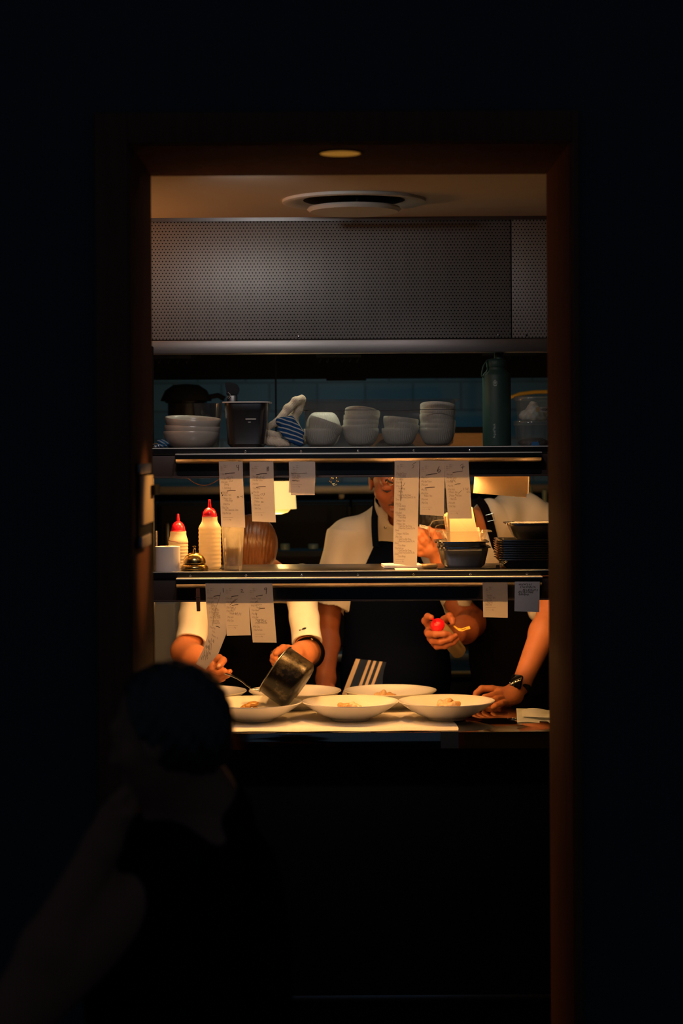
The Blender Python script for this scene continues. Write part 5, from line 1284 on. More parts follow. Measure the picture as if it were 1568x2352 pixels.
crumple('crumpled_paper', [cp(1196, 1655), cp(1300, 1660), cp(1300, 1644), cp(1190, 1636)], 'upper crumpled blue-white sheet on top of the folded paper', 5, lambda u, v: 0.008 + 0.013 * math.sin(PI * v) * (0.3 + 0.7 * abs(math.sin(u * 5))))

# saucepan
mc = P(632.5, 1538, 5.592); bc = P(690, 1579, 5.578)
axis = (bc - mc).normalized(); L = (bc - mc).length
Rm = axis.to_track_quat('Z', 'Y').to_matrix().to_4x4(); T = Matrix.Translation(mc) @ Rm
pr = 61 * 5.585 / F
pan = thing('saucepan', 'small blackened steel saucepan tilted over the left plate', 'pan', mc)
build('body', MB().lathe([(pr - 0.0015, 0.0), (pr, 0.001), (pr, L - 0.014), (pr - 0.003, L - 0.006), (pr - 0.011, L), (0, L), (0, L - 0.002), (pr - 0.012, L - 0.002), (pr - 0.0025, L - 0.014), (pr - 0.0015, 0.0)], T, 72), M['pan_soot'], pan)
build('rim', MB().lathe([(pr - 0.0015, -0.002), (pr + 0.0025, -0.0025), (pr + 0.003, -0.0005), (pr + 0.0005, 0.0012), (pr - 0.0015, 0.0)], T, 72), M['steel'], pan)
hb = mc + (Rm.to_3x3() @ Vector((0, 0, 0)))
build('handle', MB().tube([P(660, 1512, 5.662), P(659, 1507, 5.72), P(655, 1504, 5.78), P(650, 1503, 5.80), P(637, 1502, 5.815), P(624, 1500, 5.825)], [0.007, 0.006, 0.006, 0.007, 0.008, 0.007], 10), M['steel'], pan)
# spoon
sp = [P(497, 1538, 5.775), P(512, 1545, 5.762), P(530, 1551, 5.73), P(545, 1558, 5.70), P(557, 1566, 5.675), P(566, 1574, 5.655), P(574, 1579, 5.642)]
s = thing('spoon', 'steel spoon reaching from the hand to the lip of the saucepan', 'spoon', sp[0])
build('handle', MB().tube(sp, [0.0036, 0.0036, 0.0034, 0.0030, 0.0026, 0.0026, 0.0032], 10, flat=0.5), M['steel_bright'], s)
c = P(586, 1582.5, 5.615); Rb = Matrix.Rotation(math.radians(9), 3, 'Y')
mb = MB(); rows = []
for j in range(9):
    th = PI * 0.5 * j / 8 ; row = []
    for i in range(25):
        a = 2 * PI * i / 24; q = Vector((0.0175 * math.sin(th) * math.cos(a), 0.011 * math.sin(th) * math.sin(a), -0.006 * math.cos(th)))
        row.append(c + Rb @ q)
    rows.append(row)
build('bowl', mb.grid(rows), M['steel_bright'], s)

# ticket holder on the left door post
hx = JL + 0.0004
def DY(px): return -JL * F / (CX - px)      # depth of a point on the left post seen at column px
h = thing('ticket_holder', 'dark metal paper holder fixed to the left door post', 'holder', (JL, DY(322), Z(1250, 4.0)))
z0, z1 = Z(1250, 4.05), Z(1062, 4.05)
build('backing', MB().box(JL + 0.0002, JL + 0.004, DY(312), DY(343), z0, z1, 0.001), M['black_matt'], h)
build('upper_bracket', MB().box(JL + 0.004, JL + 0.012, DY(309), DY(334), Z(1085, 4.0), z1, 0.002), M['steel_dark'], h)
build('lower_bracket', MB().box(JL + 0.004, JL + 0.014, DY(309), DY(331), z0, Z(1226, 4.0), 0.002), M['steel_dark'], h)
tag(build('paper_bundle', MB().box(JL + 0.005, JL + 0.010, DY(317), DY(341), Z(1200, 4.05), Z(1090, 4.05), 0.0008), M['card']), 'bundle of tan order papers held on the left door post', 'paper')
tag(build('bulldog_clip', MB().box(JL + 0.0105, JL + 0.020, DY(334), DY(343) + 0.02, Z(1135, 4.1), Z(1112, 4.1), 0.002), M['black_matt']), 'black clip gripping the papers on the left door post', 'clip')
# ------------------------------------------------------------------ people
def frame(f, tilt=0.0):
    """head axes (right, forward, up) for a face looking along f, rolled by tilt"""
    f = Vector(f).normalized(); r = f.cross(Vector((0, 0, 1))).normalized(); u = r.cross(f).normalized()
    q = Matrix.Rotation(tilt, 3, f); r = q @ r; u = q @ u
    return Matrix((r, f, u)).transposed()
def head_prims(c, R, s=1.0, neck=None, ears=True):
    c = Vector(c)
    w = lambda x, y, z: np.array(c + R @ (Vector((x, y, z)) * s))
    E = lambda p, r, k=0.02, sub=False: ell(w(*p), [q * s for q in r], R, k, sub)
    C = lambda a, ra, b, rb, k=0.01, sub=False: cone(w(*a), ra * s, w(*b), rb * s, k, sub)
    pr = [E((0, -0.012, 0.03), (0.074, 0.092, 0.085)), E((0, 0.022, -0.035), (0.057, 0.062, 0.074), 0.03), E((0, 0.064, -0.086), (0.022, 0.020, 0.016), 0.02),
          C((-0.034, 0.074, 0.024), 0.012, (0.034, 0.074, 0.024), 0.012, 0.018)]
    for sx in (-1, 1):
        pr.append(E((sx * 0.030, 0.094, 0.006), (0.016, 0.012, 0.011), 0.010, True))
        pr.append(E((sx * 0.042, 0.048, -0.024), (0.024, 0.024, 0.022), 0.02))
        pr.append(E((sx * 0.030, 0.0735, 0.004), (0.0145, 0.0125, 0.0125), 0.003))
        if ears:
            pr.append(E((sx * 0.074, -0.006, -0.006), (0.008, 0.019, 0.031), 0.006))
            pr.append(E((sx * 0.084, 0.000, -0.004), (0.006, 0.009, 0.017), 0.004, True))
    pr += [C((0, 0.080, 0.016), 0.008, (0, 0.100, -0.026), 0.0115, 0.012), E((-0.0115, 0.092, -0.030), (0.0085, 0.010, 0.008), 0.006), E((0.0115, 0.092, -0.030), (0.0085, 0.010, 0.008), 0.006),
           C((-0.017, 0.080, -0.054), 0.0055, (0.017, 0.080, -0.054), 0.0055, 0.006), C((-0.014, 0.080, -0.066), 0.0065, (0.014, 0.080, -0.066), 0.0065, 0.006),
           C((-0.020, 0.094, -0.0597), 0.0022, (0.020, 0.094, -0.0597), 0.0022, 0.003, True)]
    if neck is not None:
        a = w(0, -0.022, -0.05); pr.append(cone(a, 0.050 * s, np.array(neck), 0.058 * s, 0.03))
    return pr
def hair_prims(c, R, s=1.0, infl=0.008, face=((0, 0.052, 0.035), (0, 0.85, -0.5)), nape=((0, -0.05, -0.045), (0, 0.1, -1))):
    c = Vector(c)
    w = lambda p: np.array(c + R @ (Vector(p) * s))
    pr = [ell(w((0, -0.012, 0.03)), [(q + infl) * s for q in (0.074, 0.092, 0.085)], R, 0.02), ell(w((0, -0.045, -0.01)), [q * s for q in (0.070, 0.055, 0.065)], R, 0.03)]
    for p, n in (face, nape): pr.append(cut(w(p), np.array(R @ Vector(n)), 0.012))
    return pr
def local(c, R, s): return lambda x, y, z: Vector(c) + R @ (Vector((x, y, z)) * s)
def finger(pts, rs, k=0.005): return chain([np.array(P(*p)) for p in pts], rs, k)
def legs(parent, cx, cy, hip_z, m, name='trousers', spread=0.09):
    pr = [ell((cx, cy, hip_z), (0.17, 0.115, 0.12), None, 0.03)]
    for s in (-1, 1):
        pr += [cone((cx + s * spread, cy, hip_z - 0.05), 0.088, (cx + s * spread, cy - 0.02, 0.48), 0.065, 0.03), cone((cx + s * spread, cy - 0.02, 0.48), 0.063, (cx + s * spread, cy + 0.01, 0.09), 0.052, 0.02)]
    sdf_obj(name, pr, 0.008, m, parent)
    for s in (-1, 1):
        sdf_obj('shoe', [cone((cx + s * spread, cy + 0.03, 0.045), 0.045, (cx + s * (spread + 0.02), cy - 0.13, 0.038), 0.038, 0.02)], 0.005, M['black_matt'], parent)

# =============================================================== cook with the saucepan (left)
hc = P(578, 1270, 5.98); RA = frame((0.03, -0.50, -0.86), 0.0); sA = 0.93
kA = thing('person', 'person in a white short-sleeved jacket, head bowed, spooning from a small saucepan', 'person', (X(585, 6.4), 6.40, 0.0), 'cooks behind the pass')
nA = P(577, 1340, 6.15)
sl, el_, wl_ = P(450, 1345, 6.14), P(424, 1496, 5.985), P(474, 1531, 5.845)
sr, er, wr = P(703, 1345, 6.14), P(708, 1498, 5.985), P(676, 1504, 5.88)
pr = head_prims(hc, RA, sA, nA)
pr += [ell((X(580, 6.3), 6.30, 1.20), (0.155, 0.10, 0.17), None, 0.03), ell((X(585, 6.38), 6.38, 1.0), (0.14, 0.095, 0.16), None, 0.05), cone(sl, 0.042, P(698, 1345, 6.14), 0.042, 0.03)]
pr += [cone(sl, 0.040, P(441, 1455, 6.03), 0.0375, 0.01), cone(P(441, 1455, 6.03), 0.0375, el_, 0.0395, 0.01), cone(el_, 0.0425, P(448, 1513, 5.92), 0.0405, 0.012), cone(P(448, 1513, 5.92), 0.0405, wl_, 0.026, 0.012)]
pr += [cone(P(698, 1345, 6.14), 0.040, P(702, 1452, 6.03), 0.036, 0.01), cone(P(702, 1452, 6.03), 0.036, er, 0.042, 0.01), cone(er, 0.042, P(694, 1503, 5.93), 0.038, 0.012), cone(P(694, 1503, 5.93), 0.038, wr, 0.027, 0.012)]
# hand with the spoon
pr += [cone(wl_, 0.0255, P(489, 1528, 5.80), 0.0215, 0.012), cone(P(486, 1520, 5.805), 0.016, P(490, 1538, 5.80), 0.017, 0.012)]
pr += finger([(488, 1516, 5.800), (502, 1512, 5.785), (512, 1517, 5.770), (507, 1525, 5.758), (501, 1530, 5.752)], [0.0125, 0.0120, 0.0108, 0.0098, 0.0078])          # thumb
pr += finger([(485, 1526, 5.792), (488, 1537, 5.775), (500, 1542, 5.764), (514, 1541, 5.757), (519, 1543, 5.757)], [0.0115, 0.0098, 0.0092, 0.0083, 0.0070])          # index
pr += finger([(484, 1534, 5.800), (492, 1546, 5.785), (506, 1550, 5.778), (522, 1546, 5.772), (528, 1542, 5.770)], [0.0110, 0.0096, 0.0090, 0.0082, 0.0072])          # middle
pr += finger([(482, 1540, 5.815), (494, 1554, 5.800), (510, 1557, 5.792), (524, 1551, 5.786)], [0.0105, 0.0090, 0.0086, 0.0074])
pr += finger([(480, 1546, 5.825), (490, 1558, 5.815), (503, 1562, 5.806), (513, 1560, 5.800)], [0.0098, 0.0082, 0.0076, 0.0066])
# hand round the saucepan handle
pr += [cone(wr, 0.0265, P(652, 1502, 5.835), 0.024, 0.012), cone(P(655, 1494, 5.83), 0.015, P(645, 1515, 5.835), 0.017, 0.012)]
pr += finger([(650, 1494, 5.83), (635, 1498, 5.81), (628, 1508, 5.795), (636, 1515, 5.785)], [0.0115, 0.0102, 0.0094, 0.0082])
pr += finger([(648, 1502, 5.835), (633, 1505, 5.82), (627, 1516, 5.803), (636, 1523, 5.79)], [0.0112, 0.0100, 0.0094, 0.0082])
pr += finger([(648, 1510, 5.84), (635, 1514, 5.83), (631, 1524, 5.812), (639, 1530, 5.80)], [0.0108, 0.0096, 0.0088, 0.0078])
pr += finger([(650, 1517, 5.845), (640, 1522, 5.84), (637, 1531, 5.825), (644, 1535, 5.812)], [0.0100, 0.0086, 0.0080, 0.0070])
pr += finger([(662, 1490, 5.825), (650, 1489, 5.805), (640, 1494, 5.79), (634, 1500, 5.782)], [0.0125, 0.0115, 0.0102, 0.0085])   # thumb
bodyA = sdf_obj('body', pr, 0.0023, M['skin'], kA)
sdf_obj('thumb_nail', [ell(P(502.5, 1528.5, 5.7445), (0.0048, 0.0025, 0.0060), Matrix.Rotation(0.7, 3, 'Y'))], 0.0008, M['nail'], kA)
hA = hair_prims(hc, RA, sA, 0.012, ((0, 0.080, 0.02), (0, 0.9, -0.35)), ((0, -0.06, -0.06), (0, 0.1, -1)))
pos = sdf_obj('hair', hA, 0.0022, M['hair_brown'], kA, disp=lambda x, y, z: 0.0007 * np.sin(x * 330 + 2.5 * np.sin(z * 55 + x * 60) + 40 * z) * np.sin(z * 25 + x * 90 + 1) + 0.0005 * np.sin(x * 610 - z * 70) + 0 * y)
# jacket
JW = wrinkle(0.0022, 42, 30, 55, 1)
pr = [ell((X(580, 6.31), 6.31, 1.20), (0.172, 0.115, 0.18), None, 0.03), ell((X(585, 6.39), 6.39, 1.0), (0.158, 0.11, 0.17), None, 0.05), cone(P(460, 1340, 6.15), 0.062, P(695, 1340, 6.15), 0.062, 0.04)]
csl, csr = P(441, 1468, 6.02), P(703, 1464, 6.02)
dl_ = (csl - P(455, 1335, 6.14)).normalized(); dr_ = (csr - P(693, 1335, 6.14)).normalized()
pr += [cone(hc + (nA - hc) * 0.35, 0.066, nA, 0.072, 0.02), cone(hc + (nA - hc) * 0.1, 0.058, nA, 0.058, 0.002, True), cut(hc + (nA - hc) * 0.62, np.array(hc - nA), 0.003), cut(np.array([0, 0, Z(1318, 6.05)]), (0, 0, 1), 0.004)]
jkA = sdf_obj('jacket', pr, 0.0025, M['jacket'], kA, disp=JW)
def sleeve(a, ra, b, rb, c, rc, plane, nrm, inner, seed):
    e = (Vector(c) - Vector(b)).normalized()
    q = [cone(a, ra, b, rb, 0.02), cone(b, rb, Vector(c) + e * 0.05, rc * 1.03, 0.012), cone(Vector(b) + (Vector(c) - Vector(b)) * 0.55, inner * 0.97, Vector(c) + e * 0.09, inner * 1.05, 0.001, True), cut(plane, nrm, 0.001)]
    return sdf_obj('sleeve', q, 0.0022, M['jacket'], jkA, disp=wrinkle(0.0014, 60, 40, 70, seed))
sleeve(P(458, 1335, 6.14), 0.056, P(446, 1420, 6.07), 0.046, P(438, 1475, 6.00), 0.0475, P(440, 1457, 5.965), (-0.12, -0.62, -0.78), 0.0405, 41)
slR = sleeve(P(690, 1335, 6.14), 0.054, P(698, 1420, 6.06), 0.0445, P(705, 1470, 6.00), 0.0455, P(704, 1462, 5.965), (0.05, -0.55, -0.83), 0.0388, 42)
# dark pen stains on the sleeve
for ex, ey, a_, b_ in ((698.5, 1444, 5.6, 2.4), (688.8, 1447.5, 2.6, 1.5), (694, 1446, 2.2, 1.2)):
    decal('stain', slR, [(ex + a_ * math.cos(k * PI / 6) * (0.85 + 0.15 * (k % 2)), ey - 0.25 * a_ * math.cos(k * PI / 6) + b_ * math.sin(k * PI / 6)) for k in range(12)], M['black_matt'], jkA)
# apron bib and strap
AP = [ell((X(580, 6.30), 6.30, 1.20), (0.150, 0.125, 0.20), None, 0.03), ell((X(585, 6.385), 6.385, 1.0), (0.170, 0.125, 0.20), None, 0.06), cone((X(585, 6.385), 6.385, 0.98), 0.13, (X(585, 6.385), 6.385, 0.62), 0.14, 0.06), cut((0, 6.36, 0), (0, 1, 0)), cut((0, 0, 1.285), (0, 0, 1))]
sdf_obj('apron', AP, 0.004, M['black_cloth'], kA)
# elastic band at the elbow with a gold emblem
c0 = P(713, 1492, 5.985); rows = []
ring = []
ax_ = Vector((-0.22, -0.93, 0.22)).normalized(); q = ax_.to_track_quat('Z', 'Y').to_matrix()
mb = MB()
Tm = Matrix.Translation(P(708, 1500, 5.950)) @ Matrix.Rotation(0.0, 4, 'X') @ q.to_4x4()
band = build('arm_band', MB().lathe([(0.0425, -0.012), (0.0480, -0.016), (0.0500, 0.0), (0.0475, 0.014), (0.0425, 0.012), (0.0425, -0.012)], Tm, 48), M['black_cloth'], kA)
gold = mat('gold_thread', (0.65, 0.40, 0.05), 0.5)
e0, _n = surf_hit(band, 716, 1468); e0 = e0 if e0 is not None else P(716, 1468, 5.94)
e0 = e0 + Vector((0, -0.001, 0))
pts = [e0 + Vector((dx * 0.00118, -0.0005, dz * 0.00118)) for dx, dz in ((-2.2, 1.6), (-0.8, 2.4), (0.4, 1.4), (-1.2, 0.6), (0.6, 0.2), (2.4, -0.6), (1.6, -2.0), (0.2, -1.2), (-0.6, -2.2), (0.0, 0.0), (1.2, 1.0))]
build('emblem', MB().tube(pts, 0.0006, 6), gold, band)
legs(kA, X(585, 6.42), 6.42, 0.92, M['black_cloth'])

# =============================================================== cook in the middle
hB = P(908, 1100, 6.20); RBm = frame((0.03, -0.93, -0.36), 0.03); sB = 1.05
kB = thing('person', 'person in a white jacket and navy apron looking down, holding a red-capped squeeze bottle', 'person', (X(907, 6.38), 6.38, 0.0), 'cooks behind the pass')
nB = P(906, 1205, 6.34)
pr = head_prims(hB, RBm, sB, nB)
s1, e1, w1 = P(792, 1222, 6.37), P(750, 1418, 6.40), P(748, 1560, 6.28)
s2, e2, w2 = P(1026, 1222, 6.37), P(1083, 1430, 6.27), P(1047, 1456, 6.02)
pr += [ell((X(907, 6.38), 6.38, 1.25), (0.165, 0.10, 0.23), None, 0.03), ell((X(907, 6.38), 6.38, 0.98), (0.145, 0.10, 0.16), None, 0.05), cone(P(800, 1238, 6.37), 0.042, P(1018, 1238, 6.37), 0.042, 0.03)]
pr += [cone(P(795, 1235, 6.37), 0.045, e1, 0.041, 0.01), cone(e1, 0.041, P(752, 1480, 6.36), 0.038, 0.02), cone(P(752, 1480, 6.36), 0.038, w1, 0.028, 0.02), cone(w1, 0.030, P(745, 1598, 6.16), 0.030, 0.02)]
for i, (px, py) in enumerate(((732, 1600), (741, 1606), (750, 1606), (759, 1600))):
    pr += finger([(px + 2, 1592, 6.16), (px, py - 2, 6.125), (px, py + 6, 6.135)], [0.011, 0.0095, 0.008])
pr += finger([(760, 1578, 6.17), (768, 1590, 6.14), (766, 1602, 6.13)], [0.012, 0.011, 0.009])
pr += [cone(P(1022, 1235, 6.37), 0.044, P(1050, 1385, 6.28), 0.0385, 0.01), cone(P(1050, 1385, 6.28), 0.0385, e2, 0.046, 0.01), cone(e2, 0.047, P(1066, 1446, 6.10), 0.043, 0.015), cone(P(1066, 1446, 6.10), 0.043, w2, 0.030, 0.015)]
# left hand closed round the bottle
pr += [cone(w2, 0.029, P(1014, 1452, 5.975), 0.024, 0.014), cone(P(992, 1440, 5.962), 0.016, P(1002, 1470, 5.965), 0.018, 0.014), cone(P(1014, 1452, 5.975), 0.022, P(992, 1442, 5.962), 0.016, 0.014)]
pr += finger([(984, 1436, 5.955), (976, 1426, 5.945), (982, 1416, 5.925), (990, 1418, 5.905)], [0.0120, 0.0108, 0.0098, 0.0085])                                  # index over the cap
pr += finger([(982, 1452, 5.950), (984, 1456, 5.915), (1000, 1457, 5.890), (1020, 1456, 5.884), (1031, 1457, 5.890)], [0.0120, 0.0108, 0.0104, 0.0098, 0.0082])
pr += finger([(988, 1466, 5.955), (993, 1472, 5.918), (1012, 1474, 5.895), (1034, 1467, 5.890), (1046, 1460, 5.898)], [0.0115, 0.0104, 0.0100, 0.0092, 0.0078])
pr += finger([(997, 1478, 5.960), (1003, 1485, 5.925), (1022, 1484, 5.905), (1041, 1476, 5.902), (1050, 1468, 5.908)], [0.0110, 0.0094, 0.0088, 0.0080, 0.0068])
pr += finger([(1018, 1440, 5.985), (1020, 1424, 5.968), (1032, 1416, 5.945), (1038, 1424, 5.925), (1039, 1431, 5.915)], [0.0140, 0.0125, 0.0118, 0.0100, 0.0080])   # thumb
sdf_obj('body', pr, 0.0024, M['skin_dark'], kB)
sdf_obj('hair', hair_prims(hB, RBm, sB, 0.010, ((0, 0.060, 0.055), (0, 0.75, -0.66)), ((0, -0.05, -0.05), (0, 0.2, -1))), 0.003, M['hair_black'], kB, disp=wrinkle(0.0008, 300, 280, 260, 2))
wB = local(hB, RBm, sB)
for sx in (-1, 1):
    sdf_obj('eyebrow', chain([np.array(wB(sx * 0.014, 0.0872, 0.023)), np.array(wB(sx * 0.030, 0.0845, 0.030)), np.array(wB(sx * 0.046, 0.073, 0.025))], [0.0032, 0.0036, 0.0022]), 0.001, M['hair_black'], kB)
    sdf_obj('eyelashes', chain([np.array(wB(sx * 0.018, 0.0850, -0.002)), np.array(wB(sx * 0.030, 0.0868, -0.0055)), np.array(wB(sx * 0.042, 0.0820, -0.002))], [0.0013, 0.0017, 0.0012]), 0.0007, M['hair_black'], kB)
sdf_obj('moustache', [cone(np.array(wB(0, 0.0905, -0.0440)), 0.0046, np.array(wB(-0.024, 0.0785, -0.052)), 0.0030, 0.004), cone(np.array(wB(0, 0.0905, -0.0440)), 0.0046, np.array(wB(0.024, 0.0785, -0.052)), 0.0030, 0.004)], 0.001, mat('stubble', (0.06, 0.03, 0.02), 0.8), kB)
sdf_obj('lips', [cone(np.array(wB(-0.014, 0.0822, -0.0655)), 0.0056, np.array(wB(0.014, 0.0822, -0.0655)), 0.0056, 0.003)], 0.001, M['lip'], kB)
# jacket
cs1 = P(757, 1391, 6.345); cs2 = P(1053, 1402, 6.275)
a1, a2 = P(795, 1228, 6.37), P(1022, 1228, 6.37)
d1_, d2_ = (cs1 - a1).normalized(), (cs2 - a2).normalized()
pr = [ell((X(907, 6.385), 6.385, 1.24), (0.178, 0.118, 0.25), None, 0.03), ell((X(907, 6.385), 6.385, 0.98), (0.160, 0.112, 0.17), None, 0.05),
      cone(P(880, 1200, 6.355), 0.058, P(795, 1236, 6.365), 0.060, 0.03), cone(P(932, 1200, 6.355), 0.058, P(1022, 1236, 6.365), 0.060, 0.03),
      flatcone(a1, 0.062, cs1, 0.066, 0.03), flatcone(a2, 0.062, cs2, 0.048, 0.03),
      cone(cs1 - d1_ * 0.05, 0.058, cs1 + d1_ * 0.06, 0.061, 0.003, True), cone(cs2 - d2_ * 0.03, 0.0425, cs2 + d2_ * 0.06, 0.046, 0.003, True)]
nk0 = np.array(wB(0, -0.020, -0.075)); nkv = np.array(nB) - nk0
pr += [cone(nk0, 0.070, np.array(nB), 0.080, 0.025), cone(nk0 - nkv * 0.4, 0.0585, np.array(nB), 0.060, 0.003, True), cut(nk0 + np.array([0, 0, 0.010]), (0, -0.45, 0.9), 0.004),
       cone(P(908, 1196, 6.22), 0.022, P(908, 1150, 6.10), 0.055, 0.01, True)]
sdf_obj('jacket', pr, 0.003, M['jacket_dim'], kB, disp=wrinkle(0.0032, 38, 24, 26, 11))
sdf_obj('button', [ell(P(885, 1211, 6.248), (0.0052, 0.004, 0.0052))], 0.0011, M['steel'], kB)
AP = [ell((X(907, 6.375), 6.375, 1.20), (0.178, 0.128, 0.30), None, 0.03), ell((X(905, 6.36), 6.36, 0.98), (0.176, 0.125, 0.20), None, 0.06), cone((X(905, 6.36), 6.36, 0.95), 0.15, (X(905, 6.36), 6.36, 0.60), 0.15, 0.06),
      cut((0, 6.345, 0), (0, 1, 0)), cut(P(905, 1245, 6.25), (0.12, 0, 1)),
      cut(P(856, 1262, 6.25), (-1, 0, 0.46)), cut(P(958, 1262, 6.25), (1, 0, 0.46))]
sdf_obj('apron', AP, 0.0035, M['navy'], kB)
def strap(name, pts, wd, th, m, parent):
    """a flat band following points: (px,py,D), widened across the picture plane"""
    mb = MB(); pp = [P(*p) for p in pts]; rows = []
    for i, p in enumerate(pp):
        t = (pp[min(i + 1, len(pp) - 1)] - pp[max(i - 1, 0)]); n = Vector((-t.z, 0, t.x)).normalized() * wd / 2; b = Vector((0, th, 0))
        rows.append([p + n - b * 0, p - n - b * 0, p - n + b, p + n + b, p + n])
    return build(name, mb.grid(rows), m, parent)
strap('apron_strap', [(866, 1140, 6.285), (864, 1150, 6.262), (862, 1170, 6.248), (860, 1190, 6.240), (860, 1210, 6.238), (861, 1232, 6.236), (863, 1255, 6.240)], 0.021, 0.006, M['navy'], kB)
strap('apron_strap', [(950, 1140, 6.285), (952, 1150, 6.262), (954, 1170, 6.248), (956, 1190, 6.240), (956, 1210, 6.238), (955, 1232, 6.236), (953, 1255, 6.240)], 0.021, 0.006, M['navy'], kB)
legs(kB, X(907, 6.40), 6.40, 0.90, M['black_cloth'])
# striped tea towel tucked in the apron
tq = [(818, 1512, 6.222), (862, 1514, 6.212), (890, 1520, 6.212)]
rows = []
for j in range(12):
    v = j / 11; row = []
    for i in range(15):
        u = i / 14
        row.append(P(817 - 32 * v + (72 + 14 * v) * u, 1513 + 8 * u + 82 * v, 6.222 - 0.030 * v - 0.006 * math.sin(u * 9 + v * 2)))
    rows.append(row)
def band_mat(name, base, stripe, spans, org, k):
    m = bpy.data.materials.new(name); m.use_nodes = True; nt = m.node_tree; L = nt.links.new; b = nt.nodes['Principled BSDF']; b.inputs['Roughness'].default_value = 0.9
    tc = nt.nodes.new('ShaderNodeTexCoord'); dp = nt.nodes.new('ShaderNodeVectorMath'); dp.operation = 'DOT_PRODUCT'; dp.inputs[1].default_value = (1, 0, -k); L(tc.outputs['Object'], dp.inputs[0])
    mr = nt.nodes.new('ShaderNodeMapRange'); mr.inputs[1].default_value = -0.1; mr.inputs[2].default_value = 0.1; L(dp.outputs['Value'], mr.inputs[0])
    cr = nt.nodes.new('ShaderNodeValToRGB'); cr.color_ramp.interpolation = 'CONSTANT'; L(mr.outputs[0], cr.inputs[0]); L(cr.outputs[0], b.inputs['Base Color'])
    cr.color_ramp.elements[0].color = (*base, 1); cr.color_ramp.elements[1].position = 0.999; cr.color_ramp.elements[1].color = (*base, 1)
    o_ = org.x - k * org.z
    for p0_, p1_ in spans:
        for p, c in ((p0_, stripe), (p1_, base)):
            w = P(p, 1550, 6.205); e = cr.color_ramp.elements.new(min(0.99, max(0.01, (w.x - k * w.z - o_ + 0.1) / 0.2))); e.color = (*c, 1)
    return m
tow = build('striped_tea_towel', MB().grid(rows), None)
tow.data.materials.append(band_mat('towel_bands', (0.010, 0.022, 0.06), (0.55, 0.42, 0.30), ((802, 813), (833, 840), (846, 853), (860, 867)), ORG[tow.name], 0.39))
tag(tow, 'dark blue tea towel with pale stripes hanging at the middle cook waist', 'towel')
# the bottle in the hand
ba, bb = P(1040, 1480, 5.975), P(1003, 1434, 5.898)
axb = (bb - ba).normalized(); Rb = axb.to_track_quat('Z', 'Y').to_matrix().to_4x4(); T = Matrix.Translation(ba) @ Rb; Lb = (bb - ba).length
sq = thing('squeeze_bottle', 'red-capped squeeze bottle gripped in the middle cook hand', 'bottle', ba)
build('body', MB().lathe([(0, -0.045), (0.021, -0.045), (0.0235, -0.041), (0.0238, Lb - 0.035), (0.0215, Lb - 0.016), (0.0195, Lb - 0.010), (0, Lb - 0.010)], T, 40), mat('bottle_tan', (0.52, 0.40, 0.20), 0.4, trans=0.2), sq)
cpf = [(0.0195, Lb - 0.012), (0.0208, Lb - 0.012), (0.0208, Lb - 0.008)] + [(0.0225 * math.cos(a / 8 * PI / 2 * 0.85), Lb - 0.008 + 0.023 * math.sin(a / 8 * PI / 2 * 0.85)) for a in range(9)] + [(0.004, Lb + 0.018), (0.003, Lb + 0.034), (0, Lb + 0.034)]
build('cap', MB().lathe(cpf, T, 40), M['red_plastic'], sq)
rows = []
for k, (px, py, D) in enumerate(((1038, 1434, 5.925), (1046, 1441, 5.915), (1053, 1446, 5.912), (1060, 1447, 5.912), (1068, 1444, 5.912), (1079, 1441, 5.912))):
    rows.append([P(px - 1, py - 3.2, D), P(px + 1, py + 3.2, D)])
tp = build('tape_label', MB().grid(rows), M['yellow'], sq)
build('handwriting', MB().tube([P(1059, 1447, 5.9105), P(1062, 1445.5, 5.9105), (P(1064, 1446, 5.9105)), P(1067, 1443.5, 5.9105), P(1070, 1443, 5.9105)], 0.0006, 6), M['ink'], tp)

# =============================================================== stooping cook at the right
kC = thing('person', 'stooping person in a white shirt with a black buckled strap, watch-wearing fist on counter', 'person', (X(1180, 6.35), 6.35, 0.0), 'cooks behind the pass')
hC = P(1022, 1215, 6.02); RC = frame((-0.55, -0.50, -0.62), 0.25); sC = 0.98
nC = P(1112, 1206, 6.14)
pr = head_prims(hC, RC, sC, None)
pr += [cone(np.array(Vector(hC) + RC @ Vector((0, -0.045, -0.045))), 0.052, np.array(nC), 0.054, 0.03)]
shR, shL = P(1110, 1265, 6.10), P(1238, 1262, 6.18)
pr += [cone(nC, 0.054, P(1180, 1225, 6.27), 0.08, 0.03), ell((X(1188, 6.31), 6.31, 1.33), (0.12, 0.11, 0.12), None, 0.05), ell((X(1185, 6.36), 6.36, 1.08), (0.135, 0.11, 0.20), None, 0.06)]
eC, wC = P(1272, 1392, 6.06), P(1196, 1572, 5.865)
pr += [cone(shL, 0.046, eC, 0.044, 0.02), cone(eC, 0.044, P(1248, 1452, 5.99), 0.042, 0.02), cone(P(1248, 1452, 5.99), 0.042, wC, 0.0275, 0.02)]
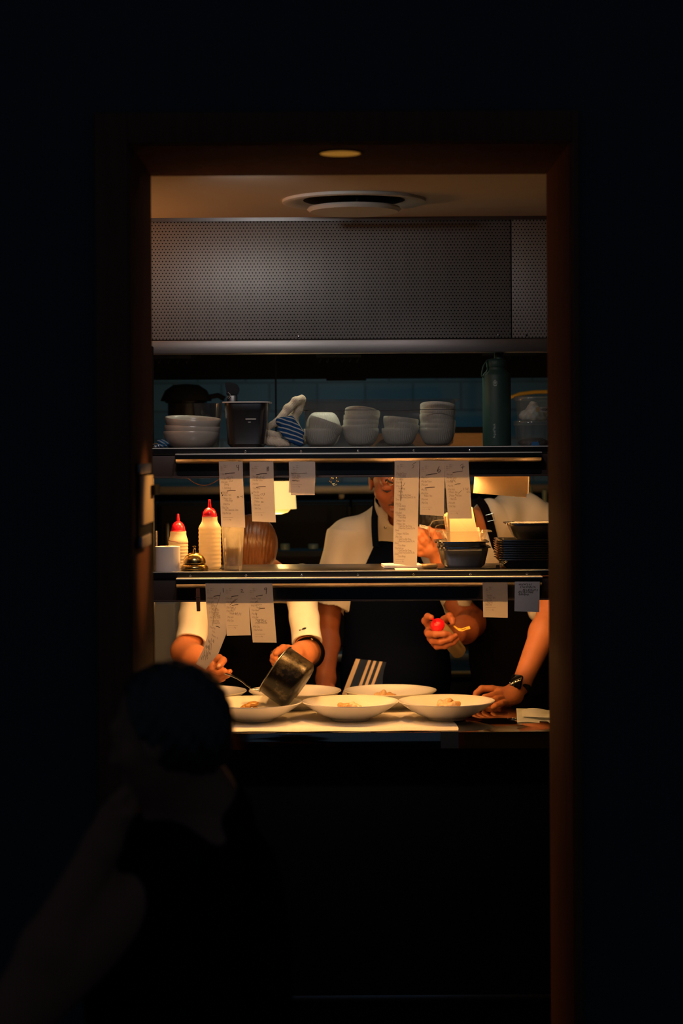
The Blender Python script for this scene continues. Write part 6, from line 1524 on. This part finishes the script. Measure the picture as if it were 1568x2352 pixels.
# fist leaning on the counter
pr += [cone(wC, 0.027, P(1178, 1594, 5.835), 0.0270, 0.014), cone(P(1178, 1594, 5.835), 0.027, P(1150, 1596, 5.815), 0.0215, 0.014), cone(P(1172, 1604, 5.82), 0.020, P(1152, 1606, 5.80), 0.015, 0.01), cone(P(1184, 1600, 5.835), 0.020, P(1164, 1611, 5.805), 0.014, 0.01)]
pr += finger([(1152, 1586, 5.830), (1130, 1582, 5.825), (1106, 1582, 5.822), (1094, 1592, 5.818), (1088, 1604, 5.815)], [0.0115, 0.0105, 0.0105, 0.0092, 0.0078], 0.003)
pr += finger([(1148, 1594, 5.800), (1132, 1597, 5.782), (1113, 1602, 5.770), (1103, 1611, 5.770), (1099, 1618, 5.776)], [0.0108, 0.0102, 0.0098, 0.0088, 0.0074], 0.002)
pr += finger([(1150, 1604, 5.785), (1139, 1606, 5.762), (1124, 1611, 5.748), (1115, 1619, 5.748), (1111, 1624, 5.754)], [0.0104, 0.0098, 0.0094, 0.0084, 0.0072], 0.002)
pr += finger([(1160, 1613, 5.778), (1150, 1616, 5.750), (1138, 1620, 5.735), (1132, 1624, 5.738)], [0.0098, 0.0090, 0.0084, 0.0072], 0.002)
pr += finger([(1165, 1618, 5.815), (1146, 1624, 5.800), (1126, 1626, 5.790), (1112, 1625, 5.790)], [0.0125, 0.0108, 0.0096, 0.0080])
# the other arm, hand raised beside the card box
e3, w3 = P(1080, 1330, 6.02), P(1010, 1285, 5.86)
pr += [cone(shR, 0.046, e3, 0.041, 0.02), cone(e3, 0.041, w3, 0.027, 0.02), cone(w3, 0.026, P(990, 1262, 5.83), 0.021, 0.014), cone(P(995, 1255, 5.83), 0.016, P(978, 1268, 5.83), 0.015, 0.012)]
pr += finger([(990, 1252, 5.825), (978, 1236, 5.815), (968, 1222, 5.81), (964, 1214, 5.815)], [0.011, 0.0100, 0.0090, 0.0075])
pr += finger([(982, 1256, 5.825), (968, 1243, 5.812), (960, 1230, 5.808), (958, 1221, 5.812)], [0.011, 0.0098, 0.0088, 0.0074])
pr += finger([(976, 1264, 5.83), (962, 1258, 5.815), (954, 1246, 5.81), (954, 1238, 5.815)], [0.0105, 0.0092, 0.0084, 0.0070])
pr += finger([(974, 1272, 5.835), (963, 1272, 5.82), (956, 1264, 5.815)], [0.0095, 0.0082, 0.0070])
pr += finger([(1000, 1256, 5.82), (1000, 1238, 5.805), (992, 1222, 5.80), (984, 1214, 5.805)], [0.0125, 0.0112, 0.0100, 0.0080])
sdf_obj('body', pr, 0.0024, M['skin'], kC)
sdf_obj('hair', hair_prims(hC, RC, sC, 0.010, ((0, 0.062, 0.05), (0, 0.8, -0.6)), ((0, -0.05, -0.05), (0, 0.15, -1))), 0.003, M['hair_black'], kC, disp=wrinkle(0.0009, 300, 280, 260, 4))
wCl = local(hC, RC, sC)
for sx in (-1, 1):
    sdf_obj('eyebrow', chain([np.array(wCl(sx * 0.014, 0.0872, 0.023)), np.array(wCl(sx * 0.030, 0.0845, 0.030)), np.array(wCl(sx * 0.046, 0.073, 0.025))], [0.0034, 0.0040, 0.0022]), 0.001, M['hair_black'], kC)
pr = [ell(P(1190, 1250, 6.28), (0.150, 0.135, 0.148), None, 0.05), ell((X(1188, 6.36), 6.36, 1.10), (0.150, 0.118, 0.20), None, 0.06), cone(P(1124, 1206, 6.15), 0.078, P(1190, 1215, 6.26), 0.105, 0.05), cone(P(1190, 1205, 6.25), 0.088, P(1262, 1226, 6.24), 0.080, 0.05),
      flatcone(P(1250, 1250, 6.2), 0.072, P(1252, 1345, 6.13), 0.060, 0.03), flatcone(P(1108, 1262, 6.11), 0.064, P(1086, 1318, 6.04), 0.058, 0.03), cone(P(1250, 1330, 6.14), 0.052, P(1253, 1365, 6.11), 0.054, 0.003, True),
      cone(P(1050, 1200, 6.04), 0.058, P(1100, 1204, 6.12), 0.060, 0.004, True), cone(P(1225, 1380, 6.22), 0.03, P(1228, 1408, 6.18), 0.02, 0.02)]
sdf_obj('shirt', pr, 0.003, M['jacket_dim'], kC, disp=wrinkle(0.0042, 36, 28, 34, 21))
AP = [ell((X(1186, 6.34), 6.34, 1.10), (0.160, 0.135, 0.24), None, 0.05), cone((X(1186, 6.35), 6.35, 1.0), 0.14, (X(1186, 6.35), 6.35, 0.60), 0.15, 0.06), cut((0, 6.33, 0), (0, 1, 0)), cut((0, 0, 1.26), (0, 0, 1))]
sdf_obj('apron', AP, 0.0035, M['black_cloth'], kC)
st_ = strap('apron_strap', [(1094, 1146, 6.075), (1104, 1153, 6.060), (1112, 1165, 6.052), (1118, 1180, 6.048), (1123, 1195, 6.046), (1128, 1215, 6.045), (1134, 1238, 6.046), (1140, 1262, 6.050), (1147, 1300, 6.07)], 0.026, 0.012, M['black_cloth'], kC)
bk_ = [P(1115.5, 1183.5, 6.042), P(1132, 1179, 6.042), P(1136, 1194, 6.042), P(1119.5, 1198, 6.042)]
build('buckle', MB().tube(bk_, 0.0010, 8, closed=True), M['steel_bright'], st_)
legs(kC, X(1186, 6.40), 6.40, 0.88, M['black_cloth'])
# watch
wv = (P(1196, 1572, 5.865) - P(1248, 1452, 5.99)).normalized()
wc = P(1193, 1580, 5.862)
q = wv.to_track_quat('Z', 'Y').to_matrix().to_4x4()
band = build('watch_band', MB().lathe([(0.0300, -0.010), (0.0330, -0.010), (0.0340, 0.0), (0.0330, 0.010), (0.0300, 0.010), (0.0300, -0.010)], Matrix.Translation(wc) @ q, 48), M['black_matt'], kC)
fn = Vector((-0.42, -0.86, 0.34)).normalized()
yv = (wv - fn * wv.dot(fn)).normalized(); xv = yv.cross(fn)
Mw = Matrix((xv, yv, fn)).transposed().to_4x4(); Mw.translation = P(1197, 1574, 5.862) + fn * 0.0455
wcase = build('watch_case', MB().box(-0.0185, 0.0185, -0.0215, 0.0215, -0.006, 0.004, 0.006, 3, Mw), M['black_gloss'], kC)
build('watch_glass', MB().box(-0.0160, 0.0160, -0.0190, 0.0190, 0.003, 0.0048, 0.0015, 2, Mw), mat('watch_glass', (0.004, 0.004, 0.005), 0.06), wcase)
build('crown', MB().lathe([(0, 0), (0.0028, 0), (0.0028, 0.003), (0, 0.003)], Mw @ Matrix.Translation((0.017, 0.006, -0.001)) @ Matrix.Rotation(PI / 2, 4, 'Y'), 12), M['steel'], wcase)
# lettered tape held in the raised hand
rows = [[P(963, 1204.5, 5.80), P(963, 1211, 5.80)], [P(976, 1207, 5.797), P(975, 1214, 5.797)], [P(991, 1213, 5.80), P(989, 1219, 5.80)]]
tpe = tag(build('tape_strip', MB().grid(rows), M['label_white']), 'pale lettered tape strip in the raised hand beside the longest ticket', 'tape')
build('handwriting', MB().tube([P(966, 1208, 5.798), P(968, 1206.5, 5.798), P(970, 1209, 5.7965), P(972, 1207.5, 5.7965), P(974, 1210, 5.796), P(977, 1209.5, 5.796)], 0.0006, 6), M['ink'], tpe)

# =============================================================== dark diner in the foreground
kD = thing('person', 'dark silhouette of a short-haired person in a black shirt in front of the pass', 'person', (X(440, 3.05), 3.05, 0.0))
hD = P(385, 1692, 3.0); RD = frame((-0.93, 0.32, -0.16), 0.05); sD = 0.92
nD = P(448, 1850, 3.03)
pr = head_prims(hD, RD, sD, nD)
pr += [cone(nD, 0.062, P(440, 1960, 3.03), 0.10, 0.05), ell((X(430, 3.05), 3.05, 0.85), (0.15, 0.17, 0.25), None, 0.05), ell((X(460, 3.05), 3.05, 0.55), (0.15, 0.17, 0.14), None, 0.05)]
eD, wD = P(30, 2345, 2.80), P(232, 1945, 2.86)
pr += [cone(P(350, 2020, 2.90), 0.055, eD, 0.045, 0.03), cone(eD, 0.043, P(110, 2180, 2.82), 0.040, 0.02), cone(P(110, 2180, 2.82), 0.040, wD, 0.027, 0.02), cone(wD, 0.026, P(262, 1880, 2.87), 0.026, 0.015)]
for i in range(4):
    pr += finger([(262 + 4 * i, 1880 - 5 * i, 2.87 + 0.015 * i), (262 + 3 * i, 1846 - 3 * i, 2.86 + 0.016 * i), (284 + 2 * i, 1822 - 2 * i, 2.87 + 0.016 * i), (302, 1836, 2.885 + 0.015 * i)], [0.012, 0.0105, 0.0095, 0.008])
pr += finger([(270, 1892, 2.865), (290, 1870, 2.86), (305, 1850, 2.875)], [0.013, 0.0115, 0.009])
for s in (-1, 1):
    y = 3.05 + s * 0.10
    pr += [cone((X(450, 3.05), y, 0.52), 0.085, (X(450, 3.05) - 0.42, y, 0.50), 0.062, 0.03), cone((X(450, 3.05) - 0.42, y, 0.50), 0.058, (X(450, 3.05) - 0.40, y, 0.08), 0.04, 0.02), cone((X(450, 3.05) - 0.40, y, 0.055), 0.04, (X(450, 3.05) - 0.56, y, 0.04), 0.034, 0.02)]
sdf_obj('body', pr, 0.0045, M['skin_shaded'], kD)
HD_ = hair_prims(hD, RD, sD, 0.010, ((0, 0.035, 0.05), (0, 0.93, -0.35)), ((0, -0.06, -0.075), (0, 0.1, -1)))
sdf_obj('hair', HD_, 0.004, M['hair_black'], kD, disp=wrinkle(0.002, 150, 140, 150, 9))
pr = [cone(P(466, 1885, 3.04), 0.078, P(425, 2000, 3.04), 0.125, 0.05), ell((X(425, 3.05), 3.05, 0.86), (0.162, 0.18, 0.26), None, 0.06), ell((X(460, 3.05), 3.05, 0.55), (0.158, 0.18, 0.13), None, 0.05), cone(P(560, 1990, 3.05), 0.045, P(570, 2360, 3.05), 0.042, 0.05), cone(P(360, 2010, 2.92), 0.078, P(200, 2170, 2.88), 0.064, 0.03),
      cone(P(448, 1800, 3.03), 0.060, P(440, 1880, 3.03), 0.062, 0.004, True)]
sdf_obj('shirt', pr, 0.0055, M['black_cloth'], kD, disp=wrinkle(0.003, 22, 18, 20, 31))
t = thing('stool', 'dark stool under the seated dark silhouette, below the picture edge', 'stool', (X(460, 3.05), 3.05, 0))
build('seat', MB().box(X(460, 3.05) - 0.18, X(460, 3.05) + 0.18, 2.87, 3.23, 0.36, 0.41, 0.01), M['dark_wood'], t)
for sx in (-0.15, 0.15):
    for sy in (-0.15, 0.15): build('leg', MB().box(X(460, 3.05) + sx - 0.018, X(460, 3.05) + sx + 0.018, 3.05 + sy - 0.018, 3.05 + sy + 0.018, 0, 0.365), M['dark_wood'], t)
